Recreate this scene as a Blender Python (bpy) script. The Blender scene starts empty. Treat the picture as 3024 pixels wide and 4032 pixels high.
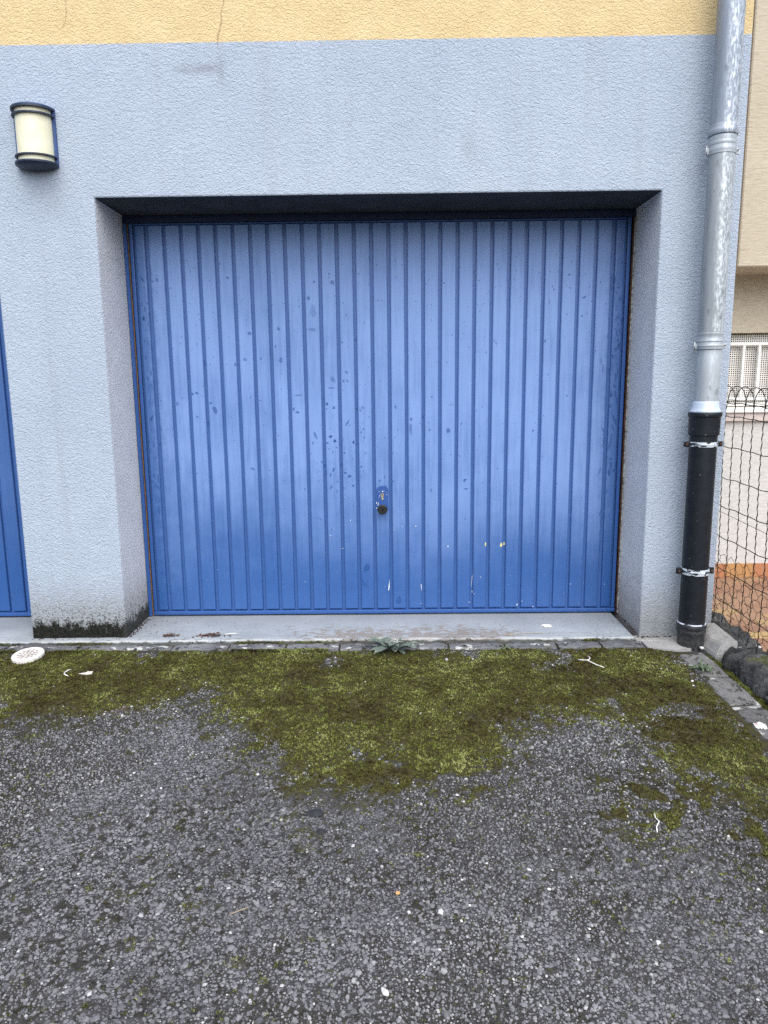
import bpy, bmesh, math, random
import numpy as np
from mathutils import Vector, Matrix

random.seed(7)
RNG = np.random.default_rng(7)
SC = bpy.context.scene
COL = SC.collection
PI = math.pi

# ------------------------------------------------------------------ camera
cam_d = bpy.data.cameras.new("camera")
cam = bpy.data.objects.new("camera", cam_d)
COL.objects.link(cam)
cam_d.sensor_fit = 'VERTICAL'
cam_d.sensor_height = 36.0
cam_d.lens = 2847.57 / 4032 * 36.0
cam_d.clip_start = 0.05
cam_d.clip_end = 2000
_r = Vector((0.99991217, 0.00791913, -0.01062691))
_u = Vector((0.00911553, 0.17110616, 0.98521043))
_f = Vector((-0.00962034, 0.98522077, -0.17101894))
_m = Matrix((_r, _u, -_f)).transposed().to_4x4()
_m.translation = Vector((1.27222, -3.30645, 1.17391))
cam.matrix_world = _m
SC.camera = cam

# ------------------------------------------------------------------ sky, sun, exposure
SUN_AZ = math.radians(168)      # clockwise from +Y (into the facade); the sun stands behind the viewer, to the right
SUN_EL = math.radians(52)
world = bpy.data.worlds.new("World")
SC.world = world
world.use_nodes = True
wn = world.node_tree
wn.nodes.clear()
w_out = wn.nodes.new("ShaderNodeOutputWorld")
w_bg = wn.nodes.new("ShaderNodeBackground")
w_sky = wn.nodes.new("ShaderNodeTexSky")
w_sky.sky_type = 'NISHITA'
w_sky.sun_disc = False
w_sky.sun_elevation = SUN_EL
w_sky.sun_rotation = SUN_AZ
w_sky.air_density = 1.0
w_sky.dust_density = 2.0
w_sky.ozone_density = 1.0
w_bg.inputs['Strength'].default_value = 0.07
wn.links.new(w_sky.outputs[0], w_bg.inputs['Color'])
wn.links.new(w_bg.outputs[0], w_out.inputs['Surface'])
sun_d = bpy.data.lights.new("sun", 'SUN')
sun_d.energy = 1.5
sun_d.angle = math.radians(82)
sun_d.color = (1.0, 0.975, 0.95)
sun = bpy.data.objects.new("sun", sun_d)
COL.objects.link(sun)
_s = Vector((math.sin(SUN_AZ) * math.cos(SUN_EL), math.cos(SUN_AZ) * math.cos(SUN_EL), math.sin(SUN_EL)))
sun.rotation_euler = _s.to_track_quat('Z', 'Y').to_euler()
sun.location = (2, -4, 8)
SC.view_settings.view_transform = 'Standard'
SC.view_settings.look = 'None'
SC.view_settings.exposure = 1.53
SC.view_settings.gamma = 1.0
SC.view_settings.use_curve_mapping = False
SC.render.engine = 'CYCLES'
SC.cycles.max_bounces = 6
SC.cycles.diffuse_bounces = 4
SC.cycles.transparent_max_bounces = 12
SC.cycles.use_denoising = False

# ------------------------------------------------------------------ node helper
class Mat:
    """Small wrapper that builds a Principled material node by node."""
    def __init__(s, name, rough=0.8, spec=0.3, metal=0.0):
        s.m = bpy.data.materials.new(name)
        s.m.use_nodes = True
        s.t = s.m.node_tree
        s.b = s.t.nodes['Principled BSDF']
        s.out = s.t.nodes['Material Output']
        s.b.inputs['Roughness'].default_value = rough
        s.b.inputs['Specular IOR Level'].default_value = spec
        s.b.inputs['Metallic'].default_value = metal
        s._pos = None
    def n(s, typ, **kw):
        nd = s.t.nodes.new(typ)
        for k, v in kw.items():
            setattr(nd, k, v)
        return nd
    def put(s, sock, v):
        if isinstance(v, bpy.types.NodeSocket):
            s.t.links.new(v, sock)
        elif isinstance(v, (tuple, list)) and len(v) == 3 and sock.type == 'RGBA':
            sock.default_value = (*v, 1)
        else:
            sock.default_value = v
    def pos(s, scale=(1, 1, 1), off=(0, 0, 0), local=False):
        if local:
            src = s.n('ShaderNodeTexCoord').outputs['Object']
        else:
            src = s.n('ShaderNodeNewGeometry').outputs['Position']
        mp = s.n('ShaderNodeMapping')
        mp.inputs['Scale'].default_value = scale
        mp.inputs['Location'].default_value = off
        s.t.links.new(src, mp.inputs['Vector'])
        return mp.outputs[0]
    def xyz(s, local=False):
        if local:
            src = s.n('ShaderNodeTexCoord').outputs['Object']
        else:
            src = s.n('ShaderNodeNewGeometry').outputs['Position']
        sp = s.n('ShaderNodeSeparateXYZ')
        s.t.links.new(src, sp.inputs[0])
        return sp.outputs
    def noise(s, scale, detail=4, rough=0.55, vec=None, dist=0.0):
        nd = s.n('ShaderNodeTexNoise')
        nd.inputs['Scale'].default_value = scale
        nd.inputs['Detail'].default_value = detail
        nd.inputs['Roughness'].default_value = rough
        nd.inputs['Distortion'].default_value = dist
        s.t.links.new(vec if vec else s.pos(), nd.inputs['Vector'])
        return nd.outputs['Fac']
    def voro(s, scale, feature='F1', out='Distance', vec=None, rnd=1.0):
        nd = s.n('ShaderNodeTexVoronoi')
        nd.feature = feature
        nd.inputs['Scale'].default_value = scale
        nd.inputs['Randomness'].default_value = rnd
        s.t.links.new(vec if vec else s.pos(), nd.inputs['Vector'])
        return nd.outputs[out]
    def ramp(s, fac, stops):
        nd = s.n('ShaderNodeValToRGB')
        s.put(nd.inputs[0], fac)
        e = nd.color_ramp.elements
        while len(e) < len(stops):
            e.new(0.5)
        for el, (p, c) in zip(e, stops):
            el.position = p
            el.color = (*c, 1) if isinstance(c, tuple) else (c, c, c, 1)
        return nd.outputs[0]
    def mr(s, v, a, b, c=0.0, d=1.0, smooth=True):
        nd = s.n('ShaderNodeMapRange')
        nd.interpolation_type = 'SMOOTHSTEP' if smooth else 'LINEAR'
        for i, x in enumerate((v, a, b, c, d)):
            s.put(nd.inputs[i], x)
        return nd.outputs[0]
    def ma(s, op, a, b=0.0, c=0.0):
        nd = s.n('ShaderNodeMath', operation=op)
        s.put(nd.inputs[0], a)
        s.put(nd.inputs[1], b)
        s.put(nd.inputs[2], c)
        return nd.outputs[0]
    def mix(s, fac, a, b, mode='MIX'):
        nd = s.n('ShaderNodeMix', data_type='RGBA', blend_type=mode)
        s.put(nd.inputs[0], fac)
        s.put(nd.inputs[6], a)
        s.put(nd.inputs[7], b)
        return nd.outputs[2]
    def attr(s, name, out='Fac'):
        nd = s.n('ShaderNodeAttribute', attribute_name=name)
        return nd.outputs[out]
    def rnd(s):
        return s.n('ShaderNodeObjectInfo').outputs['Random']
    def bump(s, h, strength=0.5, dist=0.003, normal=None):
        nd = s.n('ShaderNodeBump')
        nd.inputs['Strength'].default_value = strength
        nd.inputs['Distance'].default_value = dist
        s.put(nd.inputs['Height'], h)
        if normal is not None:
            s.t.links.new(normal, nd.inputs['Normal'])
        s.t.links.new(nd.outputs[0], s.b.inputs['Normal'])
        return nd.outputs[0]
    def color(s, v):
        s.put(s.b.inputs['Base Color'], v)
        return s
    def rough(s, v):
        s.put(s.b.inputs['Roughness'], v)
        return s

def plain(name, col, rough=0.7, spec=0.3, metal=0.0, var=0.25, scale=30, bump=0.0):
    """A solid colour broken up by soft noise."""
    m = Mat(name, rough, spec, metal)
    n = m.noise(scale, 5)
    lo = tuple(c * (1 - var) for c in col)
    hi = tuple(min(1, c * (1 + var)) for c in col)
    m.color(m.ramp(n, [(0.3, lo), (0.7, hi)]))
    if bump:
        m.bump(m.noise(scale * 6, 3), bump, 0.002)
    return m.m

# ------------------------------------------------------------------ object helpers
def link(o, parent=None):
    COL.objects.link(o)
    if parent is not None:
        o.parent = parent
    return o
def mesh_obj(name, verts, faces, mat, parent=None, smooth=False, loc=None):
    me = bpy.data.meshes.new(name)
    me.from_pydata([tuple(v) for v in verts], [], [tuple(f) for f in faces])
    me.update()
    if mat:
        me.materials.append(mat)
    if smooth:
        for p in me.polygons:
            p.use_smooth = True
    o = bpy.data.objects.new(name, me)
    if loc:
        o.location = loc
    return link(o, parent)
def bm_obj(name, bm, mat, parent=None, smooth=False, loc=None):
    bmesh.ops.recalc_face_normals(bm, faces=bm.faces)
    me = bpy.data.meshes.new(name)
    bm.to_mesh(me)
    bm.free()
    if mat:
        me.materials.append(mat)
    if smooth:
        for p in me.polygons:
            p.use_smooth = True
    o = bpy.data.objects.new(name, me)
    if loc:
        o.location = loc
    return link(o, parent)
def share(name, me, parent=None, loc=(0, 0, 0), rot=(0, 0, 0), scale=(1, 1, 1)):
    o = bpy.data.objects.new(name, me)
    o.location = loc
    o.rotation_euler = rot
    o.scale = scale
    return link(o, parent)
def empty(name, loc=(0, 0, 0)):
    o = bpy.data.objects.new(name, None)
    o.empty_display_size = 0.1
    o.location = loc
    return link(o)
def tag(o, label=None, cat=None, group=None, kind=None):
    if label: o['label'] = label
    if cat: o['category'] = cat
    if group: o['group'] = group
    if kind: o['kind'] = kind
    return o
def box_bm(x0, x1, y0, y1, z0, z1, bev=0.0, seg=1, bm=None):
    bm = bm or bmesh.new()
    vs = [bm.verts.new(p) for p in ((x0,y0,z0),(x1,y0,z0),(x1,y1,z0),(x0,y1,z0),(x0,y0,z1),(x1,y0,z1),(x1,y1,z1),(x0,y1,z1))]
    fs = [bm.faces.new([vs[i] for i in f]) for f in ((3,2,1,0),(4,5,6,7),(0,1,5,4),(1,2,6,5),(2,3,7,6),(3,0,4,7))]
    if bev:
        es = list({e for f in fs for e in f.edges})
        bmesh.ops.bevel(bm, geom=es, offset=bev, segments=seg, affect='EDGES', profile=0.6)
    return bm
def box(name, x0, x1, y0, y1, z0, z1, mat, parent=None, bev=0.0, seg=1):
    return bm_obj(name, box_bm(x0, x1, y0, y1, z0, z1, bev, seg), mat, parent)
def lathe(name, prof, mat, parent=None, seg=40, loc=(0, 0, 0), cap=True):
    """prof: list of (radius, z) from bottom to top, spun about Z."""
    V, F = [], []
    for r, z in prof:
        for k in range(seg):
            a = 2 * PI * k / seg
            V.append((r * math.cos(a), r * math.sin(a), z))
    for i in range(len(prof) - 1):
        for k in range(seg):
            j = (k + 1) % seg
            F.append((i*seg+k, i*seg+j, (i+1)*seg+j, (i+1)*seg+k))
    if cap:
        F.append(tuple(range(seg))[::-1])
        F.append(tuple(range((len(prof)-1)*seg, len(prof)*seg)))
    o = mesh_obj(name, V, F, mat, parent, loc=loc)
    for p in o.data.polygons:
        p.use_smooth = len(p.vertices) == 4
    try:
        o.data.set_sharp_from_angle(angle=math.radians(35))
    except Exception:
        pass
    return o
def tube_geo(pts, r, seg=5):
    """Vertices and faces of a tube swept along pts (r: number or list)."""
    V, F = [], []
    n = len(pts)
    P = [Vector(p) for p in pts]
    for i in range(n):
        t = (P[min(i+1, n-1)] - P[max(i-1, 0)])
        if t.length < 1e-9: t = Vector((0, 0, 1))
        t.normalize()
        a = t.orthogonal() if abs(t.z) > 0.95 else t.cross(Vector((0, 0, 1)))
        if abs(t.z) > 0.95:
            a = t.cross(Vector((0, 1, 0)))
        a.normalize()
        b = t.cross(a)
        rr = r[i] if isinstance(r, (list, tuple)) else r
        for k in range(seg):
            an = 2 * PI * k / seg
            V.append(P[i] + a * (rr * math.cos(an)) + b * (rr * math.sin(an)))
    for i in range(n - 1):
        for k in range(seg):
            j = (k + 1) % seg
            F.append((i*seg+k, i*seg+j, (i+1)*seg+j, (i+1)*seg+k))
    F.append(tuple(range(seg))[::-1])
    F.append(tuple(range((n-1)*seg, n*seg)))
    return V, F
def tube(name, pts, r, mat, parent=None, seg=5):
    V, F = tube_geo(pts, r, seg)
    return mesh_obj(name, V, F, mat, parent, smooth=True)

# ------------------------------------------------------------------ numpy noise and masks
def vnoise(x, y, seed):
    r = np.random.default_rng(seed).random((256, 256))
    xi = np.floor(x).astype(int); yi = np.floor(y).astype(int)
    fx = x - xi; fy = y - yi
    fx = fx*fx*(3-2*fx); fy = fy*fy*(3-2*fy)
    g = lambda i, j: r[np.mod(i, 256), np.mod(j, 256)]
    return (g(xi, yi)*(1-fx) + g(xi+1, yi)*fx)*(1-fy) + (g(xi, yi+1)*(1-fx) + g(xi+1, yi+1)*fx)*fy
def fbm(x, y, scale, seed, octv=4):
    v = 0; a = 0.5; t = 0
    for o in range(octv):
        v = v + a * vnoise(x*scale*2**o + 37*o, y*scale*2**o + 91*o, seed+o)
        t += a; a *= 0.5
    return v / t
def sstep(a, b, x):
    t = np.clip((x-a)/(b-a), 0, 1)
    return t*t*(3-2*t)
def poly_sd(x, y, poly):
    """Signed distance to a polygon, positive inside."""
    d = np.full(x.shape, 1e9); inside = np.zeros(x.shape, bool)
    n = len(poly)
    for i in range(n):
        x0, y0 = poly[i]; x1, y1 = poly[(i+1) % n]
        ex, ey = x1-x0, y1-y0
        t = np.clip(((x-x0)*ex + (y-y0)*ey)/(ex*ex+ey*ey+1e-12), 0, 1)
        d = np.minimum(d, np.hypot(x-x0-t*ex, y-y0-t*ey))
        c = ((y0 > y) != (y1 > y)) & (x < (x1-x0)*(y-y0)/(y1-y0+1e-12) + x0)
        inside ^= c
    return np.where(inside, d, -d)

# ------------------------------------------------------------------ materials of the setting
def make_stucco():
    m = Mat("painted_render", 0.9, 0.15)
    x, y, z = m.xyz()
    big = m.noise(1.3, 4, 0.6)
    mid = m.noise(7, 4, 0.6)
    grey = m.ramp(m.ma('ADD', m.ma('MULTIPLY', big, 0.6), m.ma('MULTIPLY', mid, 0.4)),
                  [(0.3, (0.355, 0.418, 0.500)), (0.55, (0.400, 0.463, 0.545)), (0.75, (0.432, 0.493, 0.570))])
    run = m.noise(5, 4, 0.6, m.pos((2.2, 1, 0.14)))
    grey = m.mix(m.mr(run, 0.50, 0.72, 0.0, 0.20), grey, (0.27, 0.29, 0.34))
    yel = m.ramp(mid, [(0.3, (0.62, 0.48, 0.255)), (0.7, (0.70, 0.555, 0.315))])
    # the painted boundary wanders by a few millimetres over the grain
    zz = m.ma('ADD', z, m.ma('MULTIPLY', m.ma('SUBTRACT', m.noise(60, 2), 0.5), 0.012))
    band = m.mr(zz, 2.5955, 2.6015)
    col = m.mix(band, grey, yel)
    # the reveals were left in plain grey render, the lintel soffit is coloured far darker
    inside = m.mr(m.ma('ADD', y, m.ma('MULTIPLY', m.ma('SUBTRACT', m.noise(90, 2), 0.5), 0.004)), 0.004, 0.007)
    col = m.mix(inside, col, m.ramp(mid, [(0.3, (0.63, 0.635, 0.64)), (0.7, (0.72, 0.725, 0.73))]))
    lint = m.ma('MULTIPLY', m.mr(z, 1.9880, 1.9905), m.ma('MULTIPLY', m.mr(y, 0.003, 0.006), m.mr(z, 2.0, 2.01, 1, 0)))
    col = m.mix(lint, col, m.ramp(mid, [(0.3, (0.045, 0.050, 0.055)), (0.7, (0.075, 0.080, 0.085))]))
    # soot smudges, hairline cracks, and dirt with painted shadow below the lamp
    sm1 = m.ma('MULTIPLY', m.mr(m.ma('ABSOLUTE', m.ma('SUBTRACT', x, 0.48)), 0.03, 0.13, 1, 0),
               m.mr(m.ma('ABSOLUTE', m.ma('SUBTRACT', z, 2.497)), 0.0, 0.035, 1, 0))
    sm2 = m.ma('MULTIPLY', m.mr(m.ma('ABSOLUTE', m.ma('SUBTRACT', x, 0.575)), 0.0, 0.03, 1, 0),
               m.mr(m.ma('ABSOLUTE', m.ma('SUBTRACT', z, 2.5)), 0.02, 0.12, 1, 0))
    lamp_shadow_dirt = m.ma('MULTIPLY', m.mr(m.ma('ABSOLUTE', m.ma('SUBTRACT', x, -0.205)), 0.02, 0.14, 1, 0),
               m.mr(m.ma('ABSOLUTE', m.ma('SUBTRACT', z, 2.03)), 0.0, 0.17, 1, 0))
    sm4 = m.ma('MULTIPLY', m.mr(m.ma('ABSOLUTE', m.ma('SUBTRACT', x, 1.62)), 0.0, 0.05, 1, 0),
               m.mr(m.ma('ABSOLUTE', m.ma('SUBTRACT', z, 2.19)), 0.0, 0.12, 1, 0))
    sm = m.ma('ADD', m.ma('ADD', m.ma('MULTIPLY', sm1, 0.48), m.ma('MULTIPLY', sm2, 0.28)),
              m.ma('ADD', m.ma('MULTIPLY', lamp_shadow_dirt, 0.26), m.ma('MULTIPLY', sm4, 0.22)))
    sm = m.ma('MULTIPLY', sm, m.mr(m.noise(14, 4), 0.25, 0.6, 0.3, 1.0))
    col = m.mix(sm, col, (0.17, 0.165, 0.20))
    wob = m.ma('MULTIPLY', m.ma('SUBTRACT', m.noise(6, 4), 0.5), 0.09)
    for cx, zlo, tilt, amt in ((0.575, 2.56, 0.2, 0.45), (-0.082, 2.64, 0.15, 0.35)):
        lx = m.ma('SUBTRACT', m.ma('SUBTRACT', m.ma('ADD', x, wob), cx), m.ma('MULTIPLY', m.ma('SUBTRACT', z, 2.6), tilt))
        cr = m.ma('MULTIPLY', m.mr(m.ma('ABSOLUTE', lx), 0.001, 0.006, 1, 0), m.mr(z, zlo, zlo + 0.05))
        col = m.mix(m.ma('MULTIPLY', cr, amt), col, (0.20, 0.10, 0.06))
    # algae and splash dirt at the foot of the wall, heaviest on the pier between the doors
    left = m.mr(x, -0.05, 0.14, 1.0, 0.0)
    edge = m.ma('ADD', z, m.ma('MULTIPLY', m.ma('SUBTRACT', m.noise(28, 5, 0.65), 0.5), 0.16))
    edge = m.ma('ADD', edge, m.ma('MULTIPLY', m.ma('SUBTRACT', m.noise(130, 2), 0.5), 0.10))
    lichen = m.ma('MULTIPLY', m.mr(edge, 0.050, 0.095, 1, 0), m.ma('ADD', 0.10, m.ma('MULTIPLY', left, 0.94)))
    grime = m.ma('MULTIPLY', m.mr(edge, 0.03, 0.34, 1, 0), m.ma('ADD', 0.62, m.ma('MULTIPLY', left, 0.06)))
    speck = m.ma('MULTIPLY', m.mr(edge, 0.05, 0.24, 1, 0), m.mr(m.noise(85, 2), 0.52, 0.60))
    col = m.mix(grime, col, (0.235, 0.225, 0.20))
    col = m.mix(m.ma('MULTIPLY', speck, m.ma('ADD', 0.20, m.ma('MULTIPLY', left, 0.6))), col, (0.035, 0.038, 0.030))
    col = m.mix(lichen, col, m.ramp(m.noise(70, 4), [(0.35, (0.006, 0.007, 0.006)), (0.7, (0.026, 0.026, 0.020))]))
    m.color(col)
    v = m.pos((1.0, 1.0, 1.35))
    g1 = m.noise(72, 2.5, 0.5, v, 1.2)
    g2 = m.noise(190, 2, 0.5)
    h = m.ma('ADD', m.ma('MULTIPLY', g1, 1.0), m.ma('MULTIPLY', g2, 0.30))
    m.bump(h, 0.85, 0.0075)
    return m.m

STUCCO = make_stucco()

def make_blue(name, chalk=True, base=(0.022, 0.092, 0.30)):
    """Old blue enamel: chalky bloom broken by rub marks, satin underneath."""
    m = Mat(name, 0.42, 0.5)
    x, y, z = m.xyz()
    n = m.noise(2.2, 5, 0.6)
    fine = m.noise(24, 5, 0.65)
    dark = tuple(c * 0.88 for c in base)
    col = m.ramp(fine, [(0.3, dark), (0.75, base)])
    if chalk:
        streak = m.noise(9, 4, 0.6, m.pos((6, 1, 0.35)))
        b = m.ma('ADD', m.ma('MULTIPLY', n, 0.55), m.ma('MULTIPLY', streak, 0.45))
        zz = m.ma('ADD', z, m.ma('MULTIPLY', m.ma('SUBTRACT', n, 0.5), 0.5))
        bloom = m.ma('MULTIPLY', m.mr(b, 0.27, 0.62, 0.48, 1.0), m.mr(zz, 0.12, 0.85, 0.12, 1.0))
        side = m.mr(m.ma('ABSOLUTE', m.ma('SUBTRACT', m.ma('ADD', x, m.ma('MULTIPLY', m.ma('SUBTRACT', fine, 0.5), 0.10)), 1.23)), 1.07, 1.17, 1.0, 0.25)
        bloom = m.ma('MULTIPLY', bloom, side)
        bloom = m.ma('MULTIPLY', bloom, m.mr(m.rnd(), 0, 1, 0.86, 1.0, False))
        spots = m.mr(m.voro(34, vec=m.pos((1, 1, 0.8))), 0.06, 0.15, 0.35, 1.0)
        keep = m.mr(m.noise(5, 3), 0.52, 0.62)
        spots = m.ma('MAXIMUM', spots, m.ma('SUBTRACT', 1.0, keep))
        bloom = m.ma('MULTIPLY', bloom, spots)
        col = m.mix(m.ma('MULTIPLY', bloom, 0.70), col, (0.245, 0.385, 0.71))
        m.rough(m.mr(bloom, 0, 1, 0.34, 0.55, False))
    dust = m.mr(m.noise(320, 1), 0.70, 0.74)
    col = m.mix(m.ma('MULTIPLY', dust, 0.35), col, (0.45, 0.52, 0.62))
    m.color(col)
    m.bump(m.noise(3.0, 3, 0.45, m.pos((3, 1, 0.6))), 0.5, 0.007)
    return m.m

BLUE = make_blue("blue_enamel")
BLUE_TRIM = make_blue("blue_enamel_trim", False, (0.024, 0.090, 0.30))
BLUE_FLOOR = make_blue("blue_enamel_unfaded", False, (0.045, 0.125, 0.36))
NAVY = plain("navy_frame_paint", (0.012, 0.025, 0.075), 0.5, 0.4)

def make_concrete(name, lo, hi, rust=0.0, bump=0.25, spots=0.0, dirt=0.0, cover=0.31):
    m = Mat(name, 0.85, 0.25)
    x, y, z = m.xyz()
    n = m.noise(4, 6, 0.6)
    f = m.noise(60, 4, 0.6)
    col = m.ramp(m.ma('ADD', m.ma('MULTIPLY', n, 0.7), m.ma('MULTIPLY', f, 0.3)), [(0.32, lo), (0.68, hi)])
    if rust:
        sx = m.noise(40, 2, 0.5, m.pos((0.55, 1.1, 1)))
        area = m.ma('MULTIPLY', m.mr(x, 0.55, 1.1), m.mr(x, 1.75, 2.0, 1, 0))
        yy = m.ma('ADD', y, m.ma('MULTIPLY', m.ma('SUBTRACT', m.noise(3, 3), 0.5), 0.16))
        area = m.ma('MULTIPLY', area, m.mr(yy, -0.01, 0.24, 1.0, 0.0))
        th = m.ma('SUBTRACT', 0.66, m.ma('MULTIPLY', area, 0.24))
        k = m.mr(m.ma('SUBTRACT', sx, th), 0.0, 0.03)
        k = m.ma('MULTIPLY', k, m.mr(area, 0.02, 0.20))
        col = m.mix(m.ma('MULTIPLY', k, rust), col, (0.20, 0.155, 0.115))
        edge = m.mr(m.ma('ADD', y, m.ma('MULTIPLY', m.ma('SUBTRACT', f, 0.5), 0.02)), -0.034, -0.020, 1, 0)
        col = m.mix(m.ma('MULTIPLY', m.ma('MULTIPLY', edge, m.mr(m.noise(11, 4), 0.35, 0.6)), 0.5), col, (0.50, 0.50, 0.47))
        blk = m.ma('MULTIPLY', m.mr(m.ma('ADD', z, m.ma('MULTIPLY', m.ma('SUBTRACT', m.noise(30, 4), 0.5), 0.03)), -0.012, -0.004, 1, 0), m.mr(y, -0.03, -0.04))
        col = m.mix(m.ma('MULTIPLY', blk, 0.8), col, (0.035, 0.034, 0.028))
        sp2 = m.ma('MULTIPLY', m.mr(m.noise(34, 4, 0.65, m.pos((0.7, 1.6, 1), (4, 1, 0))), 0.57, 0.62), m.ma('MULTIPLY', m.mr(y, -0.005, -0.025), m.mr(m.noise(3.3, 3), 0.40, 0.55)))
        col = m.mix(m.ma('MULTIPLY', sp2, 0.85), col, (0.03, 0.028, 0.022))
        back = m.mr(m.ma('ADD', y, m.ma('MULTIPLY', m.ma('SUBTRACT', n, 0.5), 0.2)), 0.08, 0.30)
        col = m.mix(m.ma('MULTIPLY', back, 0.35), col, (0.20, 0.21, 0.215))
        wv = m.ma('ADD', y, m.ma('MULTIPLY', m.ma('SUBTRACT', m.noise(5, 4), 0.5), 0.10))
        crack = m.mr(m.ma('ABSOLUTE', m.ma('SUBTRACT', wv, 0.012)), 0.0, 0.004, 1, 0)
        col = m.mix(m.ma('MULTIPLY', crack, 0.45), col, (0.13, 0.11, 0.08))
    if spots:
        v = m.voro(17, vec=m.pos((0.8, 1.2, 1)))
        k = m.ma('MULTIPLY', m.mr(m.ma('ADD', v, m.ma('MULTIPLY', m.ma('SUBTRACT', m.noise(70, 4, 0.7), 0.5), 0.9)), cover, cover+0.06, 1, 0), m.mr(m.noise(5.3, 2), 0.44, 0.50))
        col = m.mix(m.ma('MULTIPLY', k, spots), col, (0.52, 0.53, 0.50))
    if dirt:
        k = m.mr(m.noise(30, 5, 0.7, m.pos(off=(5, 3, 1))), 0.535, 0.61)
        col = m.mix(m.ma('MULTIPLY', k, dirt), col, (0.022, 0.022, 0.016))
    m.color(col)
    m.bump(m.ma('ADD', f, m.ma('MULTIPLY', m.noise(220, 3), 0.5)), bump, 0.004)
    return m.m

SILL = make_concrete("sill_concrete", (0.215, 0.245, 0.265), (0.375, 0.405, 0.43), rust=0.62, bump=0.15, dirt=0.0)
KERB = make_concrete("kerb_granite", (0.055, 0.058, 0.064), (0.205, 0.208, 0.215), spots=0.85, bump=0.9, dirt=0.92, cover=0.24)
SLAB = make_concrete("edging_concrete", (0.075, 0.075, 0.075), (0.21, 0.21, 0.205), spots=0.85, bump=0.9, dirt=0.8, cover=0.27)
LIGHTC = make_concrete("pale_mortar", (0.24, 0.235, 0.225), (0.38, 0.375, 0.36), bump=0.5, dirt=0.25)
BED = plain("joint_soil", (0.022, 0.024, 0.014), 0.95, 0.1, var=0.5, scale=40, bump=0.5)

def make_rockwall():
    m = Mat("weathered_lava_stone", 0.95, 0.12)
    n = m.noise(18, 6, 0.7)
    col = m.ramp(n, [(0.25, (0.018, 0.019, 0.019)), (0.5, (0.072, 0.073, 0.073)), (0.75, (0.18, 0.18, 0.17))])
    li = m.mr(m.noise(30, 5, 0.7, m.pos(off=(2, 2, 2))), 0.62, 0.68)
    col = m.mix(m.ma('MULTIPLY', li, 0.75), col, (0.32, 0.32, 0.29))
    nz = m.n('ShaderNodeNewGeometry').outputs['Normal']
    sp = m.n('ShaderNodeSeparateXYZ'); m.t.links.new(nz, sp.inputs[0])
    ms = m.ma('MULTIPLY', m.mr(m.noise(9, 5, 0.7, m.pos(off=(7, 1, 0))), 0.55, 0.64), m.mr(sp.outputs[2], 0.2, 0.7))
    col = m.mix(m.ma('MULTIPLY', ms, 0.8), col, m.ramp(m.noise(70, 3), [(0.3, (0.04, 0.045, 0.012)), (0.7, (0.17, 0.18, 0.06))]))
    m.color(col)
    m.bump(m.ma('ADD', m.noise(60, 5, 0.7), m.noise(22, 3)), 1.0, 0.018)
    return m.m
ROCK = make_rockwall()

# ------------------------------------------------------------------ ground: a drive that falls away from the garages
def gz(y):
    return -0.030 + 0.0617 * (np.clip(y, -8, 0.05) + 0.14)
MOSS_A = [(-1.9,-0.08),(-0.58,-0.06),(2.56,-0.12),(2.55,-0.31),(2.54,-0.68),(2.56,-1.02),(2.56,-1.26),(2.44,-1.22),(2.32,-1.16),(2.25,-1.02),(2.20,-0.77),(2.08,-0.67),(1.9,-0.67),(1.75,-0.8),(1.65,-0.96),(1.57,-1.07),(1.44,-1.14),(1.29,-1.15),(1.14,-1.14),(0.99,-1.14),(0.88,-1.0),(0.78,-0.82),(0.67,-0.61),(0.55,-0.5),(0.43,-0.53),(0.3,-0.57),(0.18,-0.62),(0.02,-0.66),(-0.12,-0.69),(-0.22,-0.70),(-1.0,-0.8),(-1.9,-0.7)]
MOSS_B = [(2.06,-1.02),(2.56,-1.10),(2.56,-1.75),(2.35,-1.70),(2.2,-1.54),(2.13,-1.44),(2.04,-1.37),(1.89,-1.49),(1.9,-1.35)]
SPOTS = [(0.55,-1.63,.05),(0.62,-1.60,.03),(0.76,-1.67,.05),(0.80,-1.72,.04),(1.01,-1.39,.06),(1.03,-1.45,.04),(1.31,-1.33,.05),(1.24,-1.36,.04),(2.08,-1.47,.06),(1.98,-1.42,.06),(2.13,-1.52,.03),(1.9,-1.30,.05),(1.93,-1.38,.04),(1.15,-1.27,.06),(0.93,-1.22,.07),(0.72,-1.0,.05),(0.60,-0.86,.06),(0.40,-0.74,.05),(0.9,-1.85,.04),(1.0,-1.9,.03),(2.2,-1.75,.05),(2.28,-1.62,.05)]
def moss_amount(x, y):
    w = 0.16*(fbm(x, y, 4, 11)-0.5) + 0.16*(fbm(x, y, 15, 21)-0.5) + 0.34*(fbm(x, y, 60, 27, 3)-0.5)
    sa = poly_sd(x, y, MOSS_A) + w
    sb = poly_sd(x, y, MOSS_B) + w
    m = sstep(-0.38, 0.10, sa)**2.0
    bare = sstep(0.60, 0.72, fbm(x, y, 7, 51))*0.75
    m = m*(1-bare*sstep(0.30, 0.05, sa))
    near = np.exp(np.minimum(sa, 0)/0.22)
    patch = sstep(0.56, 0.70, fbm(x, y, 20, 31, 4))
    m = np.maximum(m, patch*near*0.8)
    mb = sstep(-0.06, 0.06, sb)*0.9*sstep(0.42, 0.64, fbm(x, y, 22, 41, 4))
    m = np.maximum(m, mb)
    fine = sstep(0.66, 0.80, fbm(x, y, 45, 61, 3))*0.55
    m = np.maximum(m, fine)
    for cx, cy, r in SPOTS:
        d = np.hypot(x-cx, (y-cy)*1.6)/r + 2.4*(fbm(x, y, 38, 71, 3)-0.5)
        m = np.maximum(m, sstep(1.10, 0.25, d)*0.55)
    return np.clip(m, 0, 1)
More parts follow.
